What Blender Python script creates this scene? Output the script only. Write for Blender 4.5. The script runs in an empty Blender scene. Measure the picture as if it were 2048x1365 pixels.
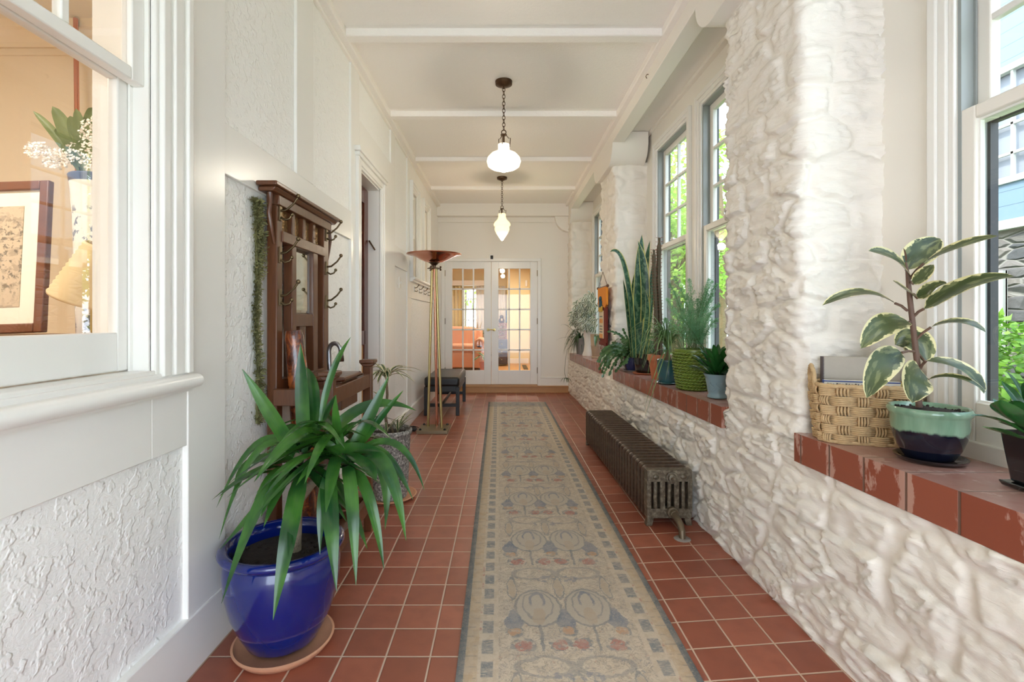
import bpy, bmesh, math, random
import numpy as np
from mathutils import Vector, Matrix, Euler

scene = bpy.context.scene
COL = scene.collection

# ------------------------------------------------------------------ camera
F, CX, CY, CH = 980.0, 1005.0, 638.0, 1.22          # focal length and vanishing point in photo pixels, eye height
cam_data = bpy.data.cameras.new('camera')
cam_data.sensor_width = 36.0
cam_data.lens = F / 2048 * 36.0
cam_data.shift_x = (1024 - CX) / 2048
cam_data.shift_y = -(682.5 - CY) / 2048
cam_data.clip_start = 0.02
cam = bpy.data.objects.new('camera', cam_data)
COL.objects.link(cam)
cam.location = (0, 0, CH)
cam.rotation_euler = (math.pi / 2, 0, 0)
scene.camera = cam

# ------------------------------------------------------------------ world, sun, exposure
world = bpy.data.worlds.new('sky')
scene.world = world
world.use_nodes = True
wbg = world.node_tree.nodes['Background']
wbg.inputs['Color'].default_value = (0.77, 0.88, 1.0, 1)
wbg.inputs['Strength'].default_value = 5.0
sun_data = bpy.data.lights.new('sun', 'SUN')
sun_data.energy = 3.5
sun_data.color = (1.0, 0.94, 0.84)
sun_data.angle = 0.03
sun = bpy.data.objects.new('sun', sun_data)
COL.objects.link(sun)
sun.rotation_euler = (math.radians(12), math.radians(-42), 0)
scene.view_settings.view_transform = 'Standard'
scene.view_settings.look = 'None'
scene.view_settings.gamma = 1.0
scene.view_settings.use_curve_mapping = False
scene.view_settings.exposure = 0.60
scene.cycles.max_bounces = 10
scene.cycles.diffuse_bounces = 6
scene.cycles.transparent_max_bounces = 24
scene.cycles.caustics_reflective = False
scene.cycles.caustics_refractive = False
scene.cycles.sample_clamp_indirect = 8.0


def light_area(name, loc, size, energy, color, rot=(0, 0, 0)):
    d = bpy.data.lights.new(name, 'AREA')
    d.shape = 'DISK'
    d.size = size
    d.energy = energy
    d.color = color
    o = bpy.data.objects.new(name, d)
    COL.objects.link(o)
    o.location = loc
    o.rotation_euler = rot
    return o


def light_point(name, loc, radius, energy, color):
    d = bpy.data.lights.new(name, 'POINT')
    d.shadow_soft_size = radius
    d.energy = energy
    d.color = color
    o = bpy.data.objects.new(name, d)
    COL.objects.link(o)
    o.location = loc
    return o


# unseen light added to brighten the side room, then the sitting room lamp
light_area('side_room_fill', (-2.6, 1.0, 3.0), 0.5, 42, (1.0, 0.94, 0.84))
light_area('sitting_room_lamp', (0.1, 10.4, 2.45), 0.35, 46, (1.0, 0.90, 0.76))


def at(px, py, Y):
    """photo pixel + depth -> world point"""
    return Vector(((px - CX) * Y / F, Y, CH - (py - CY) * Y / F))


# ------------------------------------------------------------------ shader expression helper
class S:
    def __init__(s, nt, sock):
        s.nt, s.k = nt, sock

    def __add__(s, o): return s.nt.math('ADD', s, o)
    __radd__ = __add__
    def __sub__(s, o): return s.nt.math('SUBTRACT', s, o)
    def __rsub__(s, o): return s.nt.math('SUBTRACT', o, s)
    def __mul__(s, o): return s.nt.math('MULTIPLY', s, o)
    __rmul__ = __mul__
    def __truediv__(s, o): return s.nt.math('DIVIDE', s, o)


class NT:
    def __init__(self, name):
        self.m = bpy.data.materials.new(name)
        self.m.use_nodes = True
        self.t = self.m.node_tree
        self.n = self.t.nodes
        self.b = self.n['Principled BSDF']
        self.out = self.n['Material Output']

    def put(self, inp, v):
        if isinstance(v, S):
            self.t.links.new(v.k, inp)
        elif isinstance(v, (tuple, list)):
            v = tuple(v)
            inp.default_value = v + (1,) if len(v) == 3 and inp.type == 'RGBA' else v
        else:
            inp.default_value = v

    def math(self, op, a, b=None, clamp=False):
        n = self.n.new('ShaderNodeMath')
        n.operation = op
        n.use_clamp = clamp
        self.put(n.inputs[0], a)
        if b is not None:
            self.put(n.inputs[1], b)
        return S(self, n.outputs[0])

    def fract(self, a): return self.math('FRACT', a)
    def floor(self, a): return self.math('FLOOR', a)
    def abs(self, a): return self.math('ABSOLUTE', a)
    def max(self, a, b): return self.math('MAXIMUM', a, b)
    def min(self, a, b): return self.math('MINIMUM', a, b)
    def sqrt(self, a): return self.math('SQRT', a)
    def sin(self, a): return self.math('SINE', a)

    def step(self, e0, e1, x):
        n = self.n.new('ShaderNodeMapRange')
        n.interpolation_type = 'SMOOTHSTEP'
        self.put(n.inputs[0], x)
        if e0 <= e1:
            n.inputs[1].default_value, n.inputs[2].default_value = e0, e1
            n.inputs[3].default_value, n.inputs[4].default_value = 0, 1
        else:
            n.inputs[1].default_value, n.inputs[2].default_value = e1, e0
            n.inputs[3].default_value, n.inputs[4].default_value = 1, 0
        return S(self, n.outputs[0])

    def coord(self, kind='Object'):
        n = self.n.new('ShaderNodeTexCoord')
        return S(self, n.outputs[kind])

    def sep(self, v):
        n = self.n.new('ShaderNodeSeparateXYZ')
        self.put(n.inputs[0], v)
        return tuple(S(self, o) for o in n.outputs)

    def comb(self, x, y, z=0.0):
        n = self.n.new('ShaderNodeCombineXYZ')
        for i, q in enumerate((x, y, z)):
            self.put(n.inputs[i], q)
        return S(self, n.outputs[0])

    def mapping(self, v, scale=(1, 1, 1), rot=(0, 0, 0), loc=(0, 0, 0)):
        n = self.n.new('ShaderNodeMapping')
        self.put(n.inputs[0], v)
        n.inputs['Scale'].default_value = scale
        n.inputs['Rotation'].default_value = rot
        n.inputs['Location'].default_value = loc
        return S(self, n.outputs[0])

    def noise(self, v, scale, detail=3, rough=0.5, dist=0.0):
        n = self.n.new('ShaderNodeTexNoise')
        if v is not None:
            self.put(n.inputs['Vector'], v)
        n.inputs['Scale'].default_value = scale
        n.inputs['Detail'].default_value = detail
        n.inputs['Roughness'].default_value = rough
        n.inputs['Distortion'].default_value = dist
        return S(self, n.outputs[0])

    def voro(self, v, scale, feature='F1', out=0):
        n = self.n.new('ShaderNodeTexVoronoi')
        n.feature = feature
        self.put(n.inputs['Vector'], v)
        n.inputs['Scale'].default_value = scale
        return S(self, n.outputs[out])

    def rand(self, v):
        n = self.n.new('ShaderNodeTexWhiteNoise')
        self.put(n.inputs['Vector'], v)
        return S(self, n.outputs[0])

    def mix(self, f, a, b):
        n = self.n.new('ShaderNodeMix')
        n.data_type = 'RGBA'
        self.put(n.inputs[0], f)
        self.put(n.inputs[6], a)
        self.put(n.inputs[7], b)
        return S(self, n.outputs[2])

    def ramp(self, f, stops):
        n = self.n.new('ShaderNodeValToRGB')
        self.put(n.inputs[0], f)
        e = n.color_ramp.elements
        while len(e) < len(stops):
            e.new(0.5)
        for q, (p, c) in zip(e, stops):
            q.position = p
            q.color = tuple(c) + (1,)
        return S(self, n.outputs[0])

    def bump(self, h, strength=0.5, dist=0.01):
        n = self.n.new('ShaderNodeBump')
        n.inputs['Strength'].default_value = strength
        n.inputs['Distance'].default_value = dist
        self.put(n.inputs['Height'], h)
        self.t.links.new(n.outputs[0], self.b.inputs['Normal'])

    def set(self, color=None, rough=None, metal=None, spec=None, **kw):
        if color is not None: self.put(self.b.inputs['Base Color'], color)
        if rough is not None: self.put(self.b.inputs['Roughness'], rough)
        if metal is not None: self.put(self.b.inputs['Metallic'], metal)
        if spec is not None: self.put(self.b.inputs['Specular IOR Level'], spec)
        for k, v in kw.items():
            self.put(self.b.inputs[k.replace('_', ' ')], v)
        return self.m


def srgb(r, g, b):
    def c(v):
        v /= 255.0
        return v / 12.92 if v <= 0.04045 else ((v + 0.055) / 1.055) ** 2.4
    return (c(r), c(g), c(b))


MAT = {}


def plain(name, rgb, rough=0.5, metal=0.0, bump=None, vary=0.0, coat=0.0, spec=None):
    """one colour (sRGB 0-255) with slight mottling and optional fine bump"""
    t = NT(name)
    c = srgb(*rgb)
    v = t.coord()
    if vary:
        f = t.noise(v, 9 if bump is None else bump[0] * 0.4, 4)
        t.set(t.mix(f, tuple(q * (1 - vary) for q in c), tuple(min(1, q * (1 + vary)) for q in c)))
    else:
        t.set(c)
    t.set(rough=rough, metal=metal, spec=spec)
    if coat:
        t.b.inputs['Coat Weight'].default_value = coat
        t.b.inputs['Coat Roughness'].default_value = 0.06
    if bump:
        t.bump(t.noise(v, bump[0], 4, 0.6), bump[1], bump[2])
    MAT[name] = t.m
    return t.m


def make_materials():
    plain('paint', (238, 236, 231), 0.28, bump=(25, 0.12, 0.004), vary=0.015)
    plain('paint_matt', (236, 231, 222), 0.55, bump=(120, 0.05, 0.002))
    plain('vinyl', (236, 232, 224), 0.3)
    plain('track', (150, 156, 154), 0.35)
    plain('storm_frame', (46, 46, 48), 0.4)
    plain('yellow_wall', (232, 212, 162), 0.6)
    plain('cream_wall', (238, 222, 194), 0.6)
    plain('room_white', (235, 228, 214), 0.5)
    plain('dark_gap', (40, 34, 30), 0.8)
    plain('oak', (186, 138, 88), 0.4, vary=0.1, bump=(30, 0.1, 0.004))
    plain('soil', (52, 42, 36), 0.95, bump=(110, 1.0, 0.02), vary=0.5)
    plain('blue_glaze', (6, 26, 100), 0.12, coat=0.5, vary=0.22, bump=(14, 0.05, 0.01))
    plain('terracotta', (190, 112, 76), 0.7, vary=0.14, bump=(40, 0.2, 0.005))
    plain('pale_terracotta', (206, 150, 116), 0.65, vary=0.14, bump=(40, 0.2, 0.005))
    plain('beige_clay', (188, 164, 140), 0.7, vary=0.12, bump=(40, 0.2, 0.005))
    plain('teal_glaze', (48, 88, 92), 0.2, coat=0.5, vary=0.2)
    plain('light_blue_glaze', (126, 152, 160), 0.3, coat=0.3, vary=0.12)
    plain('navy_glaze', (30, 42, 84), 0.2, coat=0.5, vary=0.2)
    plain('black_glaze', (22, 24, 28), 0.15, coat=0.6, vary=0.2)
    plain('white_glaze', (236, 234, 228), 0.3)
    plain('grey_clay', (140, 132, 126), 0.7, vary=0.2, bump=(60, 0.4, 0.006))
    plain('brass', (192, 176, 122), 0.28, 1.0, vary=0.1)
    plain('old_brass', (120, 104, 78), 0.38, 1.0, vary=0.2)
    plain('bronze', (96, 74, 56), 0.4, 0.9, vary=0.25)
    plain('copper', (214, 148, 124), 0.14, 1.0, vary=0.06)
    plain('steel', (170, 172, 176), 0.3, 1.0)
    plain('base_metal', (142, 128, 104), 0.45, 0.85, vary=0.15, bump=(60, 0.1, 0.003))
    plain('black_leather', (24, 24, 26), 0.4, bump=(160, 0.15, 0.003))
    plain('black_wood', (28, 28, 30), 0.4)
    plain('sofa_fabric', (206, 152, 120), 0.8, vary=0.08)
    plain('curtain', (232, 214, 160), 0.8)
    plain('dark_furniture', (60, 44, 38), 0.35, vary=0.2)
    plain('screen', (24, 24, 26), 0.12)
    plain('plastic_white', (238, 237, 232), 0.35)
    plain('plastic_black', (18, 18, 20), 0.4)
    plain('book_grey', (176, 168, 156), 0.75, vary=0.1, bump=(60, 0.15, 0.003))
    plain('book_spine', (92, 84, 88), 0.75, vary=0.3)
    plain('page_white', (238, 234, 222), 0.7)
    plain('book_blue', (52, 74, 140), 0.5)
    plain('magazine', (234, 220, 140), 0.5)
    plain('ink', (40, 44, 52), 0.6)
    plain('mat_board', (244, 236, 216), 0.7)
    plain('frame_wood', (120, 72, 48), 0.4, vary=0.25)
    plain('fan_paper', (222, 196, 150), 0.7, vary=0.08)
    plain('bark', (110, 92, 70), 0.85, vary=0.3, bump=(60, 0.7, 0.01))
    plain('yucca_trunk', (134, 120, 98), 0.85, vary=0.25, bump=(90, 0.8, 0.012))
    plain('rubber_stem', (104, 78, 64), 0.6, vary=0.2, bump=(60, 0.3, 0.004))
    plain('green_stem', (92, 112, 60), 0.6, vary=0.2)
    plain('cactus_skin', (84, 74, 56), 0.7, vary=0.35, bump=(50, 0.4, 0.006))
    plain('thorn', (150, 96, 84), 0.7)
    plain('white_flower', (240, 232, 220), 0.8)
    plain('moss', (118, 116, 74), 0.9, vary=0.4)
    plain('orange_cloth', (226, 140, 46), 0.9, bump=(220, 0.4, 0.003), vary=0.1)
    plain('red_cloth', (112, 42, 34), 0.95, bump=(220, 0.4, 0.003), vary=0.2)
    plain('teal_cloth', (48, 84, 102), 0.9, vary=0.2)
    plain('mustard_cloth', (196, 160, 62), 0.9, vary=0.2)
    plain('cream_cloth', (224, 206, 172), 0.9, vary=0.1)
    plain('rope_weave', (192, 162, 120), 0.85, vary=0.3, bump=(150, 0.6, 0.004))
    plain('green_rope_glaze', (104, 124, 40), 0.3, coat=0.25, vary=0.25)
    plain('grass', (120, 150, 70), 0.9, vary=0.3)
    plain('house_trim', (176, 178, 172), 0.6)
    plain('iron_valve', (118, 104, 84), 0.45, 0.6, vary=0.3, bump=(60, 0.3, 0.004))
    plain('cord', (26, 24, 24), 0.5)
    plain('rug_fringe', (222, 210, 190), 0.9)

    # left wall: thick knock-down plaster, painted
    t = NT('stucco')
    v = t.coord()
    big = t.noise(t.mapping(v, (1, 1.0, 1.6), (0.5, 0, 0)), 26, 5, 0.6, 1.4)
    fine = t.noise(v, 85, 3, 0.6)
    pits = t.step(0.0, 0.22, t.voro(t.mapping(v, (1, 1, 0.8)), 42))
    pm = t.step(0.50, 0.62, t.noise(v, 30, 2))
    h = big * 0.75 + fine * 0.35 + (pits * pm) * 0.55
    t.set(srgb(245, 244, 241), 0.42)
    t.bump(h, 0.5, 0.008)
    MAT['stucco'] = t.m

    # ceiling: orange-peel paint
    t = NT('ceiling_paint')
    v = t.coord()
    t.set(srgb(244, 238, 231), 0.5)
    t.bump(t.noise(t.mapping(v, (1, 1.3, 1)), 55, 2, 0.5, 0.6), 0.4, 0.008)
    MAT['ceiling_paint'] = t.m

    # painted rubble stone; the relief itself is in the mesh, this is the fine grain
    t = NT('stone_paint')
    v = t.coord()
    rip = t.noise(t.mapping(v, (1.6, 1.6, 6.5), (0.3, 0, 0)), 13, 7, 0.66, 1.0)
    fine = t.noise(t.mapping(v, (1, 1, 2)), 80, 3, 0.6)
    c = t.mix(t.noise(v, 5, 3), srgb(243, 238, 230), srgb(234, 227, 216))
    t.set(c, 0.42)
    t.bump(rip + fine * 0.25, 0.4, 0.008)
    MAT['stone_paint'] = t.m

    # floor: 16 cm quarry tiles
    t = NT('quarry_tile')
    x, y, z = t.sep(t.coord())
    yy = y - t.max(x - 0.3, 0.0) * 0.1
    u = (x + 0.5803 + 16.0) / 0.1600
    w = (yy - 1.6684 + 16.0) / 0.1594
    fu, fw = t.abs(t.fract(u) - 0.5), t.abs(t.fract(w) - 0.5)
    joint = t.step(0.474, 0.486, t.max(fu, fw))
    r = t.rand(t.comb(t.floor(u), t.floor(w)))
    v = t.coord()
    base = t.ramp(r, [(0, srgb(138, 76, 57)), (0.5, srgb(150, 85, 64)), (1, srgb(160, 93, 71))])
    base = t.mix(t.step(0.35, 0.75, t.noise(v, 14, 4)) * 0.4, base, srgb(120, 66, 50))
    t.set(t.mix(joint, base, srgb(190, 166, 146)))
    rr = t.noise(v, 8, 3) * 0.10 + 0.30
    t.set(rough=t.max(rr, joint * 0.8))
    t.bump((1.0 - t.step(0.462, 0.49, t.max(fu, fw))) + t.noise(v, 40, 3) * 0.12 + r * 0.1, 0.5, 0.004)
    MAT['quarry_tile'] = t.m

    # sill bricks: glazed red tile with paint smears and open joints
    t = NT('sill_tile')
    x, y, z = t.sep(t.coord())
    u = y / 0.163 + 0.32 + 40.0
    fu = t.abs(t.fract(u) - 0.5)
    joint = t.step(0.468, 0.482, fu)
    edge = t.step(0.30, 0.46, fu)
    v = t.coord()
    smear = t.step(0.54, 0.60, t.noise(t.mapping(v, (1, 1, 0.45)), 16, 5, 0.62) * 0.92 + edge * 0.10)
    r = t.rand(t.comb(t.floor(u), 3.0))
    base = t.ramp(r, [(0, srgb(132, 70, 52)), (1, srgb(150, 86, 66))])
    c = t.mix(smear * 0.6, base, srgb(200, 165, 150))
    c = t.mix(joint, c, srgb(110, 84, 72))
    # dusty upper face
    nrm = t.n.new('ShaderNodeNewGeometry')
    nx, ny, nz = t.sep(S(t, nrm.outputs['Normal']))
    c = t.mix(t.step(0.5, 0.9, nz) * (t.noise(v, 12, 4) * 0.5 + 0.25), c, srgb(190, 160, 152))
    t.set(c, 0.25)
    t.bump(1.0 - joint + t.noise(v, 30, 3) * 0.15, 0.6, 0.005)
    MAT['sill_tile'] = t.m

    # dark stained oak of the hall stand
    t = NT('dark_oak')
    v = t.coord()
    g = t.noise(t.mapping(v, (14, 14, 1.2)), 8, 4, 0.6, 0.4)
    t.set(t.mix(g, srgb(62, 35, 23), srgb(116, 70, 40)), t.noise(v, 20, 2) * 0.15 + 0.24)
    t.bump(g, 0.1, 0.003)
    MAT['dark_oak'] = t.m

    t = NT('door_wood')
    v = t.coord()
    g = t.noise(t.mapping(v, (14, 14, 1.0)), 7, 4, 0.6, 0.4)
    t.set(t.mix(g, srgb(60, 28, 20), srgb(110, 54, 36)), 0.25)
    MAT['door_wood'] = t.m

    t = NT('hammered_copper')
    v = t.coord()
    h = t.voro(v, 90)
    t.set(t.mix(h, srgb(120, 88, 52), srgb(190, 150, 96)), 0.35, 0.7)
    t.bump(h, 0.7, 0.006)
    MAT['hammered_copper'] = t.m

    t = NT('mottled_wood')
    v = t.coord()
    g = t.noise(t.mapping(v, (1, 1, 0.5)), 26, 5, 0.65, 0.8)
    t.set(t.ramp(g, [(0.35, srgb(44, 22, 16)), (0.5, srgb(96, 46, 26)), (0.62, srgb(168, 92, 46))]), 0.16)
    t.b.inputs['Coat Weight'].default_value = 0.5
    t.bump(g, 0.4, 0.008)
    MAT['mottled_wood'] = t.m

    # cast iron radiator, worn bronze paint
    t = NT('radiator_iron')
    v = t.coord()
    g = t.noise(v, 34, 5, 0.65)
    t.set(t.ramp(g, [(0.3, srgb(42, 30, 24)), (0.52, srgb(72, 54, 42)), (0.72, srgb(98, 80, 62))]), t.noise(v, 40, 2) * 0.2 + 0.3, 0.25)
    t.bump(g, 0.25, 0.003)
    MAT['radiator_iron'] = t.m
    t = NT('radiator_end')
    v = t.coord()
    g = t.noise(v, 40, 5, 0.65)
    t.set(t.ramp(g, [(0.3, srgb(54, 44, 36)), (0.5, srgb(96, 86, 70)), (0.7, srgb(138, 128, 110))]), 0.42, 0.3)
    t.bump(g, 0.3, 0.003)
    MAT['radiator_end'] = t.m

    # speckled grey planter with fluting painted dark/light
    t = NT('speckled_clay')
    v = t.coord()
    g = t.noise(v, 70, 4, 0.7)
    t.set(t.ramp(g, [(0.38, srgb(70, 66, 64)), (0.52, srgb(140, 136, 130)), (0.66, srgb(206, 200, 190))]), 0.6)
    t.bump(g, 0.5, 0.006)
    MAT['speckled_clay'] = t.m

    # celadon over black glaze, the glaze line part of the pot
    t = NT('two_tone_glaze')
    v = t.coord()
    x, y, z = t.sep(v)
    zz = z + (t.noise(t.mapping(v, (1, 1, 0.25)), 30, 3) - 0.5) * 0.03
    run = t.noise(t.mapping(v, (1, 1, 0.2)), 34, 3)
    cel = t.mix(run, srgb(86, 122, 98), srgb(150, 180, 152))
    c = t.mix(t.step(0.094, 0.104, zz), srgb(14, 18, 34), cel)
    t.set(c, 0.12)
    t.b.inputs['Coat Weight'].default_value = 0.4
    MAT['two_tone_glaze'] = t.m

    # blue and white porcelain
    t = NT('blue_white_porcelain')
    v = t.coord()
    x, y, z = t.sep(v)
    f = t.step(0.54, 0.58, t.noise(t.mapping(v, (1, 1, 0.8)), 16, 5, 0.7)) * t.step(0.55, 0.50, z)
    rim = t.step(0.625, 0.63, z)
    c = t.mix(t.max(f * 0.85, rim), srgb(232, 230, 222), srgb(84, 94, 124))
    t.set(c, 0.15)
    MAT['blue_white_porcelain'] = t.m

    # old print
    t = NT('landscape_print')
    v = t.coord()
    x, y, z = t.sep(v)
    ink = t.step(0.50, 0.60, t.noise(t.mapping(v, (1, 1, 1.6)), 15, 6, 0.7, 0.6))
    tree = t.step(0.52, 0.6, t.noise(v, 40, 4, 0.7)) * t.step(0.25, 0.1, t.abs(z - 0.35))
    c = t.mix(ink * 0.5, srgb(206, 186, 158), srgb(138, 122, 104))
    c = t.mix(tree * 0.7, c, srgb(74, 70, 64))
    t.set(c, 0.6)
    MAT['landscape_print'] = t.m

    # leaded / patterned door glass
    t = NT('patterned_glass')
    v = t.coord()
    g = t.voro(v, 26)
    t.set(t.mix(t.step(0.2, 0.5, g), srgb(150, 104, 78), srgb(84, 44, 34)), 0.2)
    t.bump(g, 0.6, 0.01)
    MAT['patterned_glass'] = t.m

    # window glass: clear with a mirror-like share at glancing angles
    def glass(name, f0, tint=(1, 1, 1)):
        t = NT(name)
        t.n.remove(t.b)
        tr = t.n.new('ShaderNodeBsdfTransparent')
        tr.inputs[0].default_value = tint + (1,)
        gl = t.n.new('ShaderNodeBsdfGlossy')
        gl.inputs['Roughness'].default_value = 0.0
        lw = t.n.new('ShaderNodeLayerWeight')
        lw.inputs['Blend'].default_value = 0.5
        fc = S(t, lw.outputs['Facing'])
        fr = fc * fc * fc * fc * (0.9 - f0) + f0
        mx = t.n.new('ShaderNodeMixShader')
        t.t.links.new(fr.k, mx.inputs[0])
        t.t.links.new(tr.outputs[0], mx.inputs[1])
        t.t.links.new(gl.outputs[0], mx.inputs[2])
        t.t.links.new(mx.outputs[0], t.out.inputs[0])
        MAT[name] = t.m
    glass('glass', 0.06)
    glass('window_glass', 0.03)
    t = NT('mirror')
    t.set(srgb(222, 226, 220), 0.02, 1.0)
    MAT['mirror'] = t.m

    # lamp shades: glowing opal glass
    def lamp(name, rgb, k):
        t = NT(name)
        t.set(srgb(250, 244, 230), 0.25)
        t.b.inputs['Emission Color'].default_value = rgb + (1,)
        t.b.inputs['Emission Strength'].default_value = k
        MAT[name] = t.m
    lamp('opal_glass', (1.0, 0.86, 0.64), 1.1)
    lamp('amber_glass', (1.0, 0.78, 0.42), 0.72)
    lamp('downlight', (1.0, 0.84, 0.6), 8.0)

    # leaves ------------------------------------------------------
    def leaf(name, c0, c1, margin=None, mw=(0.55, 0.75), stripe=None, rough=0.3, mottle=0.0, trans=0.15, bands=None, band_scale=(3.0, 26.0)):
        t = NT(name)
        u, v, _ = t.sep(t.coord('UV'))           # u across 0..1, v along 0..1
        a = t.abs(u - 0.5) * 2.0
        o = t.coord()
        f = t.noise(o, 7, 3)
        c = t.mix(t.step(0.3, 0.7, f), srgb(*c0), srgb(*c1))
        veins = t.noise(t.comb(u * 26.0, v * 0.6, f), 1.0, 2)
        c = t.mix(t.step(0.45, 0.65, veins) * 0.25, c, srgb(*[min(255, q * 1.35) for q in c0]))
        if bands:
            b = t.step(0.48, 0.6, t.noise(t.comb(u * band_scale[0], v * band_scale[1], f * 3.0), 1.0, 3))
            c = t.mix(b * 0.6, c, srgb(*bands))
        if margin:
            edge = a + (t.noise(t.comb(u * 5.0, v * 9.0, f * 4.0), 1.0, 4) - 0.5) * mottle
            c = t.mix(t.step(mw[0], mw[1], edge), c, srgb(*margin))
        if stripe:
            c = t.mix(t.step(0.16, 0.05, a), c, srgb(*stripe))
        t.set(c, rough)
        t.b.inputs['Subsurface Weight'].default_value = 0.0
        if trans:
            tl = t.n.new('ShaderNodeBsdfTranslucent')
            t.put(tl.inputs[0], c)
            mx = t.n.new('ShaderNodeMixShader')
            mx.inputs[0].default_value = trans
            t.t.links.new(t.b.outputs[0], mx.inputs[1])
            t.t.links.new(tl.outputs[0], mx.inputs[2])
            t.t.links.new(mx.outputs[0], t.out.inputs[0])
        MAT[name] = t.m
    leaf('yucca_leaf', (26, 66, 32), (70, 118, 44), trans=0.18, rough=0.22)
    leaf('snake_leaf', (24, 60, 44), (46, 88, 58), (206, 196, 110), (0.78, 0.86), bands=(120, 150, 110), rough=0.35, trans=0.05)
    leaf('rubber_leaf', (52, 64, 38), (84, 94, 56), (222, 212, 160), (0.80, 0.86), stripe=None, rough=0.3, mottle=1.0, trans=0.12, bands=(134, 138, 92), band_scale=(5.0, 3.5))
    leaf('dracaena_leaf', (58, 84, 50), (84, 106, 62), (226, 216, 180), (0.5, 0.65), rough=0.35, mottle=0.2)
    leaf('fern_leaf', (96, 146, 100), (150, 192, 148), trans=0.5, rough=0.45)
    leaf('grass_leaf', (74, 112, 66), (136, 164, 104), trans=0.2, rough=0.3)
    leaf('spider_leaf', (40, 62, 36), (70, 96, 52), trans=0.15, rough=0.35)
    leaf('cactus_leaf', (50, 82, 48), (92, 126, 76), trans=0.15, rough=0.25)
    leaf('ficus_leaf', (70, 88, 58), (96, 112, 80), (230, 234, 222), (0.3, 0.5), rough=0.25, mottle=0.7, trans=0.25)
    leaf('succulent_leaf', (30, 76, 34), (50, 100, 46), rough=0.2, trans=0.08)
    leaf('tulip_leaf', (88, 104, 56), (124, 136, 84), rough=0.4, trans=0.2)
    leaf('tree_leaf', (108, 150, 48), (176, 206, 96), rough=0.5, trans=0.45)
    leaf('bush_leaf', (74, 122, 38), (140, 180, 70), rough=0.45, trans=0.35)

    # neighbouring house
    t = NT('blue_siding')
    x, y, z = t.sep(t.coord())
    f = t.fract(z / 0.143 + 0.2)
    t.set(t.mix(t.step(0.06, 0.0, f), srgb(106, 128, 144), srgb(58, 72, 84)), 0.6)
    t.bump(f, 0.5, 0.02)
    MAT['blue_siding'] = t.m
    t = NT('rubble_stone')
    v = t.coord()
    vv = t.mapping(v, (1, 0.7, 3.2))
    e = t.voro(vv, 2.6, 'DISTANCE_TO_EDGE')
    cc = t.rand(t.voro(vv, 2.6, 'F1', 1))
    c = t.mix(cc, srgb(70, 72, 74), srgb(122, 116, 108))
    c = t.mix(t.step(0.012, 0.03, e), srgb(128, 125, 118), c)
    t.set(c, 0.9)
    t.bump(t.step(0.0, 0.12, e) + t.noise(v, 12, 5) * 0.5, 0.8, 0.05)
    MAT['rubble_stone'] = t.m
    plain('blind', (128, 134, 142), 0.6)


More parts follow.
